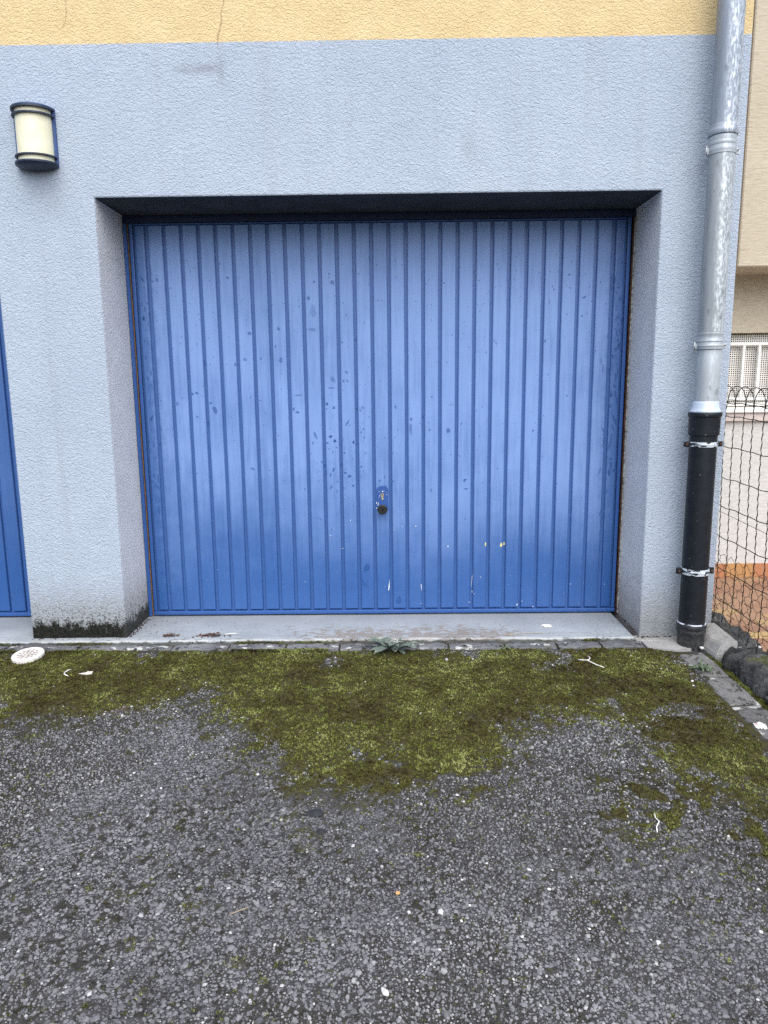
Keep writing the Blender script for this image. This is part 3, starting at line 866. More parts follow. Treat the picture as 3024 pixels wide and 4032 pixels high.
# --- stains, rub marks and paint chips on the main door (wear with its own outline)
STAINS= [(0.493,1.699,6.9,6.9,1),(0.881,1.6,10.0,10.0,1),(0.998,1.672,12.3,13.8,0.6),(0.911,1.676,6.9,6.9,1),(0.984,1.712,3.8,6.1,1),(0.981,1.696,3.8,3.8,1),(0.214,1.655,4.6,4.6,1),(0.15,1.694,5.4,12.3,1),(0.129,1.688,3.8,6.1,1),(0.458,1.765,5.4,5.4,1),(0.588,1.437,10.0,10.8,0.8),(0.731,1.457,8.5,10.8,0.8),(0.737,1.307,12.3,15.4,0.5),(0.56,1.312,10.0,11.5,0.5),(0.512,1.29,6.1,12.3,0.9),(0.639,1.315,6.9,10.8,0.4),(0.713,1.373,5.4,7.7,0.7),(0.356,1.292,7.7,20.0,1),(1.108,1.402,6.1,10.8,1),(0.313,1.151,10.0,7.7,1),(0.292,1.148,6.9,9.2,1),(0.381,1.102,8.5,6.9,1),(0.4,1.067,12.3,21.5,1),(0.309,1.034,9.2,3.8,1),(0.358,1.0,9.2,15.4,0.6),(0.213,1.1,10.0,13.8,0.4),(0.793,1.069,6.9,8.5,1),(0.81,1.052,10.0,7.7,1),(0.96,1.092,6.9,10.8,0.8),(0.993,1.073,8.5,8.5,1),(1.059,0.996,5.4,18.4,0.8),(0.973,0.93,11.5,8.5,0.8),(0.994,0.907,10.8,8.5,1),(0.957,0.898,6.1,7.7,0.7),(1.088,0.901,6.1,10.8,0.8),(1.003,0.875,6.1,6.1,0.6),(0.928,0.802,6.9,9.2,0.8),(0.943,0.782,10.8,12.3,0.6),(0.985,0.763,5.4,15.4,0.8),(0.969,0.736,4.6,15.4,0.6),(1.047,0.766,3.8,3.8,1),(1.043,0.747,9.2,6.1,1),(1.065,0.729,10.0,10.8,1),(1.024,0.786,7.7,10.8,0.7),(1.124,0.777,3.1,7.7,1),(0.576,0.771,13.8,9.2,0.5),(1.06,1.244,8.5,9.2,0.6),(1.044,1.203,6.1,7.7,0.6),(1.063,1.203,6.1,7.7,0.6),(0.991,1.211,13.8,18.4,0.4),(0.983,1.17,20.0,4.6,0.6),(0.819,1.136,24.6,3.8,0.6),(1.041,0.847,6.9,6.9,0.6),(1.139,0.965,6.1,6.1,0.6),(1.142,0.923,5.4,5.4,0.7),(1.182,1.052,4.6,6.9,1),(0.315,1.731,2.3,6.1,1),(0.902,1.538,19.2,38.4,0.3),(0.896,1.451,23.1,10.8,0.4),(0.897,0.937,9.2,23.1,0.5),(0.884,0.899,6.1,10.8,0.5),(1.106,1.064,18.4,6.1,0.5),(1.137,1.071,6.1,9.2,0.6),(0.079,1.698,7.7,23.1,0.5),(0.074,1.512,9.2,15.4,0.6),(0.638,1.756,3.1,3.1,1),(0.565,1.776,3.1,3.1,1),(0.871,1.77,3.1,3.1,1),(0.758,1.576,3.1,3.1,1),(0.833,1.591,3.1,3.1,1),(1.219,1.585,3.8,3.8,1),(1.214,1.752,4.6,4.6,1),(1.128,1.711,5.4,3.8,1),(1.127,1.67,3.1,3.1,1),(1.063,1.518,3.8,6.1,1),(1.044,1.754,3.1,3.1,1),(0.406,1.687,3.1,3.1,1),(0.304,1.581,3.1,3.1,1),(0.416,1.538,3.1,3.1,1),(0.547,1.614,3.1,3.1,1),(0.138,1.502,3.1,3.1,1),(0.129,1.545,3.1,3.1,1),(0.711,1.723,3.1,3.1,1),(0.794,1.669,3.1,3.1,1),(2.216,1.588,9.2,7.7,1),(2.09,1.711,6.9,6.9,1),(2.141,1.694,7.7,6.1,1),(2.15,1.755,3.8,5.4,1),(2.218,1.697,3.8,3.8,1),(2.061,1.641,3.8,6.1,1),(2.069,1.627,4.6,4.6,1),(1.876,1.677,3.1,4.6,1),(1.886,1.716,3.1,4.6,1),(1.794,1.747,4.6,4.6,1),(1.802,1.722,3.8,3.8,1),(1.707,1.672,3.8,3.8,1),(2.048,1.71,4.6,4.6,1),(2.208,1.502,5.4,5.4,1),(2.252,1.569,4.6,4.6,1),(2.293,1.659,3.8,5.4,1),(2.033,1.384,4.6,10.8,1),(2.049,1.572,2.3,12.3,1),(2.385,1.459,3.8,6.1,1),(2.4,1.478,4.6,7.7,1),(2.374,1.529,4.6,4.6,1),(2.375,1.546,3.8,3.8,1),(2.381,1.314,3.8,4.6,1),(2.381,1.163,7.7,9.2,1),(2.395,1.095,6.9,27.7,0.8),(2.388,0.998,7.7,38.4,0.6),(2.373,0.891,7.7,46.1,0.5),(2.387,1.27,4.6,4.6,1),(1.377,1.012,7.7,7.7,1),(1.375,0.963,10.8,32.3,0.4),(1.434,1.023,7.7,13.8,0.5),(1.469,0.958,6.9,7.7,0.5),(1.562,0.953,13.8,13.8,0.6),(1.627,0.987,3.8,10.8,0.7),(1.621,0.826,3.1,7.7,0.8),(1.577,0.834,3.8,3.8,1),(1.649,0.706,10.8,6.1,0.7),(1.3,1.073,5.4,12.3,0.7),(1.35,1.037,6.1,6.1,1),(1.4,1.579,3.1,3.1,1),(1.712,1.529,3.8,3.8,1),(1.651,1.55,3.1,3.1,1),(1.717,1.743,3.1,3.1,1),(1.304,1.77,3.8,3.8,1),(1.338,1.749,3.8,3.8,1),(1.537,1.746,3.1,3.1,1),(1.644,1.721,3.1,3.1,1),(1.997,1.706,3.8,3.8,1),(2.111,1.481,3.8,3.8,1),(2.017,1.498,3.1,3.1,1),(1.933,1.462,3.1,3.1,1),(2.075,1.788,3.8,3.8,1),(1.881,1.781,3.8,3.8,1),(1.839,1.678,2.3,2.3,1),(2.131,1.642,2.3,2.3,1),(1.785,1.639,3.1,3.1,1),(1.553,1.287,4.6,6.1,0.5),(1.579,1.418,4.6,6.1,0.5),(1.478,1.488,3.8,9.2,0.4),(2.417,0.937,6.1,10.8,0.6),(2.323,1.558,9.2,3.8,0.5),(2.378,1.632,10.8,3.8,0.7),(2.28,1.334,3.1,7.7,1),(2.336,1.406,3.1,10.8,0.6),(2.034,1.018,2.3,2.3,1),(1.463,0.994,3.1,4.6,1),(1.463,0.899,2.3,4.6,1),(1.74,0.802,2.3,2.3,1),(1.744,0.759,2.3,2.3,1),(1.577,1.081,13.8,9.2,0.25),(1.145,0.252,20.9,22.1,0.7),(1.309,0.077,18.4,22.1,0.8),(1.131,0.168,13.5,36.9,0.35),(0.974,0.929,8.6,6.1,0.7),(0.995,0.907,7.4,7.4,0.7),(1.087,0.9,4.9,8.6,0.8),(0.972,0.675,5.5,8.6,1),(1.002,0.652,4.3,6.8,0.8),(1.083,0.681,9.2,5.5,0.7),(1.644,0.7,8.6,7.4,0.6),(1.652,0.659,9.8,5.5,0.8),(1.477,0.652,4.9,11.1,0.6),(1.285,0.701,3.7,8.6,0.8),(1.125,0.777,3.1,7.4,1),(1.649,0.505,2.5,4.9,1),(1.242,0.673,12.3,8.6,0.4),(1.217,0.704,11.1,8.6,0.4),(0.794,0.262,2.5,12.3,0.6)]
CHIPS= [(1.263,0.173,3.7,46.7),(1.427,0.145,2.5,19.7),(1.689,0.176,0.9,36.9),(1.691,0.117,1.5,8.0),(1.196,0.038,1.8,1.8),(1.675,0.065,1.8,3.1),(1.732,0.199,1.8,1.8),(1.7,0.11,1.8,1.8),(1.426,0.059,1.8,1.8),(1.522,0.123,1.2,1.2),(1.923,0.049,1.8,8.0),(1.948,0.068,1.8,1.8),(2.006,0.038,1.5,3.7),(2.197,0.158,1.8,2.5),(2.371,0.155,1.8,1.8),(2.244,0.054,1.2,1.2),(2.268,0.158,1.2,1.2),(0.962,0.423,3.1,2.5),(1.065,0.503,2.5,1.8),(1.022,0.352,3.1,1.8),(1.398,0.47,5.5,1.8),(1.331,0.467,1.8,1.8),(1.563,0.362,2.5,4.9),(0.825,0.182,1.8,1.8),(1.231,0.65,3.7,2.8),(1.212,0.649,1.5,1.8),(1.253,0.634,1.5,2.2),(1.217,0.628,1.8,4.3),(1.234,0.612,1.8,2.5),(1.2,0.592,1.5,6.1),(1.208,0.588,1.2,7.4),(1.2,0.565,1.8,4.3),(1.207,0.581,2.5,2.5),(1.211,0.618,1.5,1.2),(1.241,0.652,1.2,0.9),(1.249,0.645,1.2,0.9)]
YCH= [(1.759,0.372,6.4,11.5),(1.836,0.367,6.4,10.2),(1.853,0.37,5.1,7.6)]

def decal_set(name, items, mat, parent, lift, soft):
    V, F, A = [], [], []
    for it in items:
        x, z, a, b = it[:4]
        al = it[4] if len(it) > 4 else 1.0
        a /= 1000; b /= 1000
        lo, hi, on_rib = 0, 3, False
        for s0, s1 in SLAT_EXT:
            if s0-0.004 <= x <= s1+0.004:
                lo, hi, on_rib = s0, s1, True
        if not on_rib:
            for (p0, p1), (q0, q1) in zip(SLAT_EXT, SLAT_EXT[1:]):
                if p1 < x < q0: lo, hi = p1+0.004, q0-0.004
        y = (YF if on_rib else YB) - lift
        tilt = random.uniform(-0.5, 0.5) if b > 1.5*a and al < 1.0 else random.uniform(-0.2, 0.2)
        n = 14
        c = len(V)
        V.append((min(hi, max(lo, x)), y, z)); A.append(al)
        ph = [random.uniform(0, 6) for _ in range(3)]
        for ring, (rs, av) in enumerate(((0.62, al), (1.0, 0.0))):
            for k in range(n):
                t = 2*PI*k/n
                rr = rs*(1 + 0.14*math.sin(2*t+ph[0]) + 0.10*math.sin(3*t+ph[1]) + 0.08*math.sin(5*t+ph[2]))
                px, pz = a*rr*math.cos(t), b*rr*math.sin(t)
                px, pz = px*math.cos(tilt)+pz*math.sin(tilt), -px*math.sin(tilt)+pz*math.cos(tilt)
                V.append((min(hi, max(lo, x+px)), y, z+pz)); A.append(av if soft else 1.0)
        for k in range(n):
            j = (k+1) % n
            F.append((c, c+1+k, c+1+j)); F.append((c+1+k, c+1+n+k, c+1+n+j)); F.append((c+1+k, c+1+n+j, c+1+j))
    return fast_mesh(name, np.array(V), np.array(F), mat, {'amt': np.array(A)}, False, parent)
def stain_mat():
    m = Mat("rubbed_paint", 0.33, 0.5)
    m.color((0.032, 0.105, 0.33))
    tr = m.n('ShaderNodeBsdfTransparent'); mx_ = m.n('ShaderNodeMixShader')
    n = m.noise(160, 3)
    k = m.ma('MULTIPLY', m.mr(m.attr('amt'), 0.0, 0.75), m.mr(n, 0.25, 0.6, 0.22, 0.58))
    m.put(mx_.inputs[0], k)
    m.t.links.new(tr.outputs[0], mx_.inputs[1]); m.t.links.new(m.b.outputs[0], mx_.inputs[2])
    m.t.links.new(mx_.outputs[0], m.out.inputs['Surface'])
    return m.m
STM = stain_mat()
rs = random.Random(3)
extra = []
for _ in range(230):
    z = rs.triangular(0.3, 1.86, 1.72); x = rs.uniform(0.06, 2.40)
    s = rs.uniform(1.2, 4.2)*(1.3 if rs.random() < 0.1 else 1)
    extra.append((x, z, s, s*rs.uniform(0.8, 1.8), rs.uniform(0.35, 1.0)))
for _ in range(90):        # finger marks left and above the knob
    x = rs.gauss(1.02, 0.11); z = rs.gauss(0.80, 0.16)
    extra.append((x, z, rs.uniform(3, 8), rs.uniform(4, 12), rs.uniform(0.12, 0.45)))
for _ in range(60):        # along the sheltered right edge
    extra.append((rs.gauss(2.375, 0.03), rs.uniform(0.5, 1.7), rs.uniform(3, 9), rs.uniform(5, 30), rs.uniform(0.3, 0.8)))
for _ in range(40):
    extra.append((rs.gauss(0.075, 0.02), rs.uniform(0.5, 1.7), rs.uniform(3, 7), rs.uniform(5, 26), rs.uniform(0.3, 0.7)))
st = decal_set("stain", STAINS + extra, STM, door, 0.0006, True)
st['kind'] = 'stuff'
chips = []
for _ in range(70):
    chips.append((rs.uniform(0.06, 2.4), rs.triangular(0.04, 0.9, 0.1), rs.uniform(0.5, 1.1), rs.uniform(0.5, 1.3)))
ch = decal_set("paint_chip", CHIPS + chips, plain("bare_primer", (0.66, 0.72, 0.74), 0.7, 0.2, var=0.15), door, 0.0044, False)
ch['kind'] = 'stuff'
ch2 = decal_set("filler_fleck", YCH, plain("yellow_filler", (0.62, 0.58, 0.26), 0.7, 0.2, var=0.25, scale=200), door, 0.0012, False)
ch2['kind'] = 'stuff'

# ------------------------------------------------------------------ wall lamp
LAMPC = plain("lamp_blue_black", (0.018, 0.030, 0.060), 0.45, 0.45, var=0.25, scale=25)
LAMPB = plain("lamp_blue_metal", (0.035, 0.075, 0.20), 0.45, 0.45, var=0.2, scale=25)
def glass_mat():
    m = Mat("cream_diffuser", 0.35, 0.4)
    n = m.noise(14, 4)
    m.color(m.ramp(n, [(0.3, (0.70, 0.66, 0.46)), (0.7, (0.80, 0.78, 0.60))]))
    m.b.inputs['Subsurface Weight'].default_value = 0.0
    return m.m
lamp = empty("wall_lamp", (-0.214, 0.0, 2.085))
tag(lamp, "half-round wall lamp with cream diffuser and dark blue rings on the rendered wall", "lamp")
LCX, HW, LD = -0.227, 0.088, 0.080
def half_disc(name, z0, z1, hw, d, mat, hole=0.0, y0=-0.012):
    n = 24
    V, F = [], []
    an = [PI*k/n for k in range(n+1)]
    for z in (z0, z1):
        for t in an:
            V.append((LCX + hw*math.cos(t), y0 - d*math.sin(t), z))
    m = n+1
    for k in range(n):
        F.append((k, k+1, m+k+1, m+k))
    if hole:
        for z in (z0, z1):
            for t in an:
                V.append((LCX + (hw-hole)*math.cos(t), y0 - (d-hole)*math.sin(t), z))
        for k in range(n):
            F.append((2*m+k+1, 2*m+k, 3*m+k, 3*m+k+1))
            F.append((k+1, k, 2*m+k, 2*m+k+1)); F.append((m+k, m+k+1, 3*m+k+1, 3*m+k))
    else:
        F.append(tuple(range(m))[::-1]); F.append(tuple(range(m, 2*m)))
    F.append((0, m, 2*m-1, m-1)) if not hole else None
    return own(mesh_obj(name, V, F, mat), lamp)
own(box("back_plate", LCX-HW, LCX+HW, -0.012, 0.004, 2.115, 2.350, LAMPB, None, 0.003), lamp)
half_disc("diffuser", 2.124, 2.338, 0.075, 0.069, glass_mat())
half_disc("ring", 2.148, 2.153, HW, LD, LAMPC, 0.0125)
half_disc("ring", 2.310, 2.316, HW, LD, LAMPC, 0.0125)
half_disc("rim", 2.334, 2.343, HW+0.002, LD+0.002, LAMPC)
half_disc("rim", 2.120, 2.127, HW+0.002, LD+0.002, LAMPC)
def dome(name, z, hgt, mat):
    n, mrow = 24, 7
    V, F = [], []
    for i in range(mrow):
        p = i/(mrow-1)*PI/2
        for k in range(n+1):
            t = PI*k/n
            V.append((LCX + HW*math.cos(p)*math.cos(t), -0.012 - LD*math.cos(p)*math.sin(t), z + hgt*math.sin(p)))
    for i in range(mrow-1):
        for k in range(n):
            a = i*(n+1)+k
            F.append((a, a+1, a+n+2, a+n+1))
    return own(mesh_obj(name, V, F, mat, smooth=True), lamp)
dome("cap", 2.3432, 0.015, LAMPB)
dome("base", 2.1198, -0.022, LAMPC)

# ------------------------------------------------------------------ downpipe
def zinc(name, lo, hi, rough=0.45, metal=0.30, bright=0.5):
    m = Mat(name, rough, 0.5, metal)
    st_ = m.noise(16, 5, 0.65, m.pos((1.6, 1.6, 0.18)))
    fl = m.noise(95, 3, 0.65, m.pos((1.2, 1.2, 0.42)))
    col = m.ramp(st_, [(0.3, lo), (0.7, hi)])
    px_ = m.xyz()[0]
    k = m.ma('MULTIPLY', m.mr(fl, 0.44, 0.58), m.mr(m.ma('ADD', px_, m.ma('MULTIPLY', m.ma('SUBTRACT', st_, 0.5), 0.06)), 2.622, 2.652, 0.08, 1.0))
    col = m.mix(m.ma('MULTIPLY', k, bright), col, (0.66, 0.71, 0.73))
    col = m.mix(m.mr(m.noise(30, 4, 0.6, m.pos((1, 1, 0.5), (3, 1, 2))), 0.60, 0.68, 0, 0.5), col, tuple(c*0.5 for c in lo))
    m.color(col)
    m.rough(m.mr(fl, 0.3, 0.7, rough+0.15, rough-0.05))
    m.bump(m.noise(40, 3, 0.6, m.pos((1, 1, 0.3))), 0.12, 0.002)
    return m.m
ZINC_UP = zinc("grey_painted_zinc", (0.20, 0.24, 0.295), (0.31, 0.35, 0.41), bright=0.60)
ZINC = zinc("flaking_zinc", (0.22, 0.25, 0.27), (0.40, 0.43, 0.45), bright=0.65)
ZINC_CLEAN = zinc("dull_zinc_sleeve", (0.32, 0.36, 0.39), (0.44, 0.48, 0.51), bright=0.25)
COLLAR = zinc("pale_blue_zinc_collar", (0.42, 0.50, 0.62), (0.52, 0.60, 0.72), 0.5, 0.1, bright=0.4)
def iron_mat():
    m = Mat("black_cast_iron", 0.45, 0.30)
    n = m.noise(20, 5, 0.65)
    x, y, z = m.xyz()
    col = m.ramp(n, [(0.3, (0.006, 0.008, 0.012)), (0.7, (0.013, 0.016, 0.021))])
    d = m.mr(m.ma('ADD', z, m.ma('MULTIPLY', m.ma('SUBTRACT', n, 0.5), 0.12)), 0.02, 0.13, 1, 0)
    col = m.mix(m.ma('MULTIPLY', d, 0.7), col, m.ramp(m.noise(60, 5, 0.7), [(0.35, (0.015, 0.015, 0.015)), (0.75, (0.11, 0.11, 0.105))]))
    sp_ = m.mr(m.noise(70, 2, 0.5, m.pos(off=(1, 7, 3))), 0.70, 0.73)
    col = m.mix(m.ma('MULTIPLY', sp_, 0.35), col, (0.22, 0.23, 0.24))
    m.color(col)
    m.bump(m.noise(120, 3), 0.2, 0.002)
    return m.m
IRON = iron_mat()
def flake_mat():
    m = Mat("flaked_white_paint", 0.6, 0.35)
    n = m.noise(55, 4, 0.6, m.pos((0.6, 0.6, 1.6)))
    m.color(m.ramp(n, [(0.44, (0.014, 0.016, 0.018)), (0.47, (0.50, 0.56, 0.62)), (0.8, (0.66, 0.70, 0.74))]))
    m.bump(n, 0.3, 0.002)
    return m.m
FLAKE = flake_mat()
STEEL = plain("zinc_bolt", (0.35, 0.37, 0.38), 0.4, 0.5, 0.6)
PX, PY = 2.652, -0.100
pipe = empty("downpipe", (PX, PY, -0.03))
tag(pipe, "zinc downpipe set into a black cast iron foot pipe at the wall corner", "downpipe")
def pl_(name, prof, mat, **kw):
    return own(lathe(name, prof, mat, None, loc=(PX, PY, 0), **kw), pipe)
pl_("upper_pipe", [(0.0525, 2.1985), (0.0525, 3.2), (0.0525, 4.4), (0.0525, 5.5)], ZINC_UP)
pl_("bead", [(0.0520, 2.171), (0.0575, 2.173), (0.0590, 2.180), (0.0590, 2.188), (0.0565, 2.195), (0.0532, 2.201), (0.0530, 2.214), (0.0520, 2.216)], ZINC_UP)
pl_("sleeve", [(0.0525, 2.134), (0.0535, 2.136), (0.0535, 2.146), (0.0528, 2.148), (0.0535, 2.152), (0.0535, 2.169), (0.0515, 2.1705)], ZINC_CLEAN)
pl_("lower_pipe", [(0.0515, 1.386), (0.0518, 1.60), (0.0515, 1.85), (0.0515, 2.133)], ZINC)
pl_("sleeve", [(0.0520, 1.3465), (0.0532, 1.348), (0.0532, 1.354), (0.0522, 1.356), (0.0522, 1.374), (0.0532, 1.376), (0.0532, 1.384), (0.0515, 1.3855)], ZINC_CLEAN)
pl_("lower_pipe", [(0.0500, 1.080), (0.0505, 1.20), (0.0510, 1.285), (0.0495, 1.292), (0.0495, 1.314)], ZINC_CLEAN)
cl = pl_("collar", [(0.0640, 1.0485), (0.0645, 1.053), (0.0605, 1.058), (0.0585, 1.066), (0.0560, 1.072), (0.0540, 1.088), (0.0525, 1.0925), (0.0502, 1.095)], COLLAR)
def strap(z0, z1, mat, r, kind):
    b = pl_("bracket", [(r-0.0012, z0), (r+0.0012, z0+0.001), (r+0.0014, (z0*2+z1)/3), (r+0.0032, (z0+z1)/2), (r+0.0014, (z0+z1*2)/3), (r+0.0012, z1-0.001), (r-0.0012, z1)], mat)
    zc = (z0+z1)/2
    for s in (-1, 1):
        if kind == 'zinc':
            box("bracket_ear", s*(r+0.001) if s > 0 else s*(r+0.016), s*(r+0.020) if s > 0 else s*(r+0.001), -0.004, 0.004, z0+0.004, z1-0.006, mat, b, 0.001)
            if s > 0:
                tube("screw", [(r+0.010, -0.018, zc+0.004), (r+0.010, 0.012, zc-0.002)], 0.0030, STEEL, b, 8)
            else:
                tube("hinge_pin", [(-r-0.012, -0.003, z0-0.004), (-r-0.012, -0.003, z1+0.003)], 0.0032, STEEL, b, 8)
        else:
            box("bracket_ear", s*(r+0.001) if s > 0 else s*(r+0.026), s*(r+0.026) if s > 0 else s*(r+0.001), -0.006, 0.006, z0-0.001, z1+0.001, IRON, b, 0.003, 2)
            bolt = lathe("bolt", [(0.0, 0.0), (0.0055, 0.0), (0.0055, 0.005), (0.0, 0.0055)], RUST, b, 6, cap=False)
            bolt.rotation_euler = (PI/2, 0, 0); bolt.location = (s*(r+0.015), -0.0062, zc)
    box("wall_tie", -0.006, 0.006, r-0.002, 0.105, zc-0.006, zc+0.006, STEEL, b)
    return b
strap(2.0985, 2.1335, ZINC_CLEAN, 0.0530, 'zinc')
strap(1.3155, 1.3455, ZINC_CLEAN, 0.0530, 'zinc')
pl_("socket", [(0.0590, 0.947), (0.0640, 0.949), (0.0648, 0.965), (0.0650, 1.022), (0.0655, 1.027), (0.0690, 1.030), (0.0705, 1.036), (0.0705, 1.043), (0.0685, 1.0478), (0.060, 1.048)], IRON)
pl_("foot_pipe", [(0.0572, 0.088), (0.0575, 0.5), (0.0575, 0.9468)], IRON)
strap(0.8975, 0.9195, FLAKE, 0.0588, 'iron')
strap(0.3205, 0.3480, FLAKE, 0.0588, 'iron')
pl_("shoe", [(0.057, -0.06), (0.0585, 0.020), (0.0600, 0.040), (0.0640, 0.048), (0.0645, 0.056), (0.0625, 0.060), (0.0625, 0.066), (0.0650, 0.070), (0.0655, 0.082), (0.0620, 0.0885), (0.0572, 0.0888)], IRON)
# cast letters turned on their side on the socket
def on_socket(a, z, lift=0.0):
    r = 0.0652 + lift
    return (PX + r*math.sin(a), PY - r*math.cos(a), z)
def mark(name, pts):
    P = [on_socket(0.74 + u, v) for u, v in pts]
    return own(tube(name, P, 0.0009, IRON, None, 5), pipe)
mark("cast_letter", [(-0.10, 1.003), (-0.085, 1.009), (-0.04, 1.0125), (0.03, 1.0125), (0.085, 1.009), (0.10, 1.003), (-0.10, 1.003)])
mark("cast_letter", [(-0.10, 0.986), (-0.10, 0.993), (0.10, 0.993), (0.10, 0.986)])
mark("cast_letter", [(0.0, 0.987), (0.0, 0.993)])
# paint line on the rim of the shoe
lathe_o = pl_("paint_line", [(0.0580, 0.0885), (0.0628, 0.0888), (0.0600, 0.0925), (0.0580, 0.093)], FLAKE)

# ------------------------------------------------------------------ low stone wall under the fence
def wx(y): return 2.692 + ex(y)
def wz(y): return 0.028 + 0.05*y
lowwall = empty("garden_wall", (2.82, -0.8, -0.1))
tag(lowwall, "low mossy wall of dark rounded stones under the wire fence", "wall")
def coping_bm(y0, y1, seed):
    rr = np.random.default_rng(seed)
    bm = bmesh.new()
    prof = [(0.022, -0.16), (0.020, -0.075), (0.016, -0.035), (0.024, -0.008), (0.045, 0.014), (0.08, 0.024), (0.13, 0.026), (0.18, 0.020), (0.222, 0.004), (0.238, -0.03), (0.240, -0.16)]
    nl = 10
    rows = []
    for i in range(nl+1):
        t = i/nl
        y = y0 + (y1-y0)*t
        sh = 0.016*max(0, abs(2*t-1)-0.72)/0.28
        row = []
        for k, (u, h) in enumerate(prof):
            low = h < -0.1
            du, dh, dy = (0, 0, 0) if low else rr.normal(0, 1, 3)*np.array([0.0065, 0.0075, 0.008])
            uu = u + du + (sh if u < 0.1 else -sh)*(0 if low else 0.7)
            row.append(bm.verts.new((wx(y)+uu, y + (dy if 0 < i < nl else 0), wz(y) + h + dh - (0 if low else sh))))
        rows.append(row)
    for a, b in zip(rows, rows[1:]):
        for k in range(len(prof)-1):
            bm.faces.new((a[k], b[k], b[k+1], a[k+1]))
    bm.faces.new(rows[0]); bm.faces.new(rows[-1][::-1])
    bmesh.ops.subdivide_edges(bm, edges=[e for e in bm.edges if all(len(f.verts) == 4 for f in e.link_faces)], cuts=1, use_grid_fill=True, smooth=0.3, fractal=0.9, seed=seed)
    bmesh.ops.subdivide_edges(bm, edges=[e for e in bm.edges if all(len(f.verts) == 4 for f in e.link_faces)], cuts=1, use_grid_fill=True)
    bm.normal_update()
    co = np.array([v.co[:] for v in bm.verts]); no = np.array([v.normal[:] for v in bm.verts])
    amt = 0.030*(fbm(co[:, 1]*1.0+co[:, 2], co[:, 0]+co[:, 2]*0.7, 14, 500+seed, 3)-0.5) + 0.012*(fbm(co[:, 1]+co[:, 2], co[:, 0]-co[:, 2], 70, 520+seed, 2)-0.5)
    amt[co[:, 2] < -0.10] = 0
    for v, n_, a_ in zip(bm.verts, no, amt):
        v.co = v.co + Vector(n_)*float(a_)
    return bm
ends = [0.55, 0.20, -0.255, -0.60, -0.83, -1.22, -1.58, -2.0, -2.35, -2.8]
for i, (a, b) in enumerate(zip(ends, ends[1:])):
    if i == 0:
        o = bm_obj("coping_stone", coping_bm(a, b+0.006, 100+i), ROCK, smooth=True)
    else:
        o = bm_obj("coping_stone", coping_bm(a-0.006, b+0.006, 100+i), ROCK, smooth=True)
    if i < 2:       # behind the garage corner only the outer half of the wall goes on
        for v in o.data.vertices:
            if v.co.x < 2.80: v.co.x = 2.80 + (v.co.x-2.80)*0.02
    own(o, lowwall)
# pale mortar block that ends the wall against the corner
eb = bmesh.new()
bot = [(2.690, -0.055), (2.699, -0.145), (2.706, -0.252), (2.806, -0.252), (2.806, -0.004), (2.752, -0.004)]
top = [(2.724, -0.050, 0.026), (2.722, -0.138, 0.024), (2.735, -0.238, 0.034), (2.802, -0.240, 0.048), (2.802, -0.006, 0.056), (2.758, -0.006, 0.054)]
b0 = [eb.verts.new((x, y, -0.14)) for x, y in bot]
b1 = [eb.verts.new((x, y, -0.018)) for x, y in bot]
b2 = [eb.verts.new(p) for p in top]
for k in range(6):
    j = (k+1) % 6
    eb.faces.new((b0[k], b0[j], b1[j], b1[k])); eb.faces.new((b1[k], b1[j], b2[j], b2[k]))
eb.faces.new(b2)
bmesh.ops.bevel(eb, geom=[e for e in eb.edges if e.verts[0].co.z > -0.1 or e.verts[1].co.z > -0.1], offset=0.005, segments=2, affect='EDGES')
own(bm_obj("end_block", eb, LIGHTC), lowwall)
# moss cushions on the stones
r2 = np.random.default_rng(12)
cy = r2.uniform(-1.3, -0.26, 60000); cu = r2.uniform(0.03, 0.23, 60000)
cm = sstep(0.60, 0.70, fbm(cu*1.3, cy, 16, 300, 4))*sstep(0.26, 0.30, -cy)
ux = 2.692-0.0456*(cy+0.15)+cu
uz = 0.028+0.05*cy + np.interp(cu, [0.02, 0.045, 0.08, 0.13, 0.18, 0.23], [-0.008, 0.014, 0.024, 0.026, 0.020, 0.0])+0.002
cush = scatter_moss("moss", 0, ux, cy, uz, cm*0.5, MOSS, None, 1.0, 7)
cush['kind'] = 'stuff'
own(cush, lowwall)
ky = np.concatenate([r2.normal(-0.052, 0.004, 9000), r2.normal(-0.122, 0.004, 9000)]); kx = np.concatenate([r2.uniform(-0.9, 2.42, 9000), r2.uniform(-0.9, 2.42, 9000)])
km = sstep(0.46, 0.60, fbm(kx, ky*0.3, 5, 310, 3))*np.where(ky > -0.09, 0.55+0.45*sstep(1.2, 1.6, kx), 0.8)
kj = scatter_moss("moss", 0, kx, ky, np.where(ky > -0.09, -0.014, -0.026)+r2.uniform(0, 0.008, 18000), km, MOSS, None, 0.9, 6)
kj['kind'] = 'stuff'
kj.parent = kerb
gy = r2.uniform(-2.4, -0.19, 40000); gx_ = 2.684-0.0456*(gy+0.15)+r2.uniform(0.0, 0.026, 40000)
joint = scatter_moss("moss", 0, gx_, gy, gz(gy)-0.006+r2.uniform(0, 0.006, 40000), np.full(40000, 0.7), MOSS, None, 1.0, 6)
joint['kind'] = 'stuff'
own(joint, lowwall)

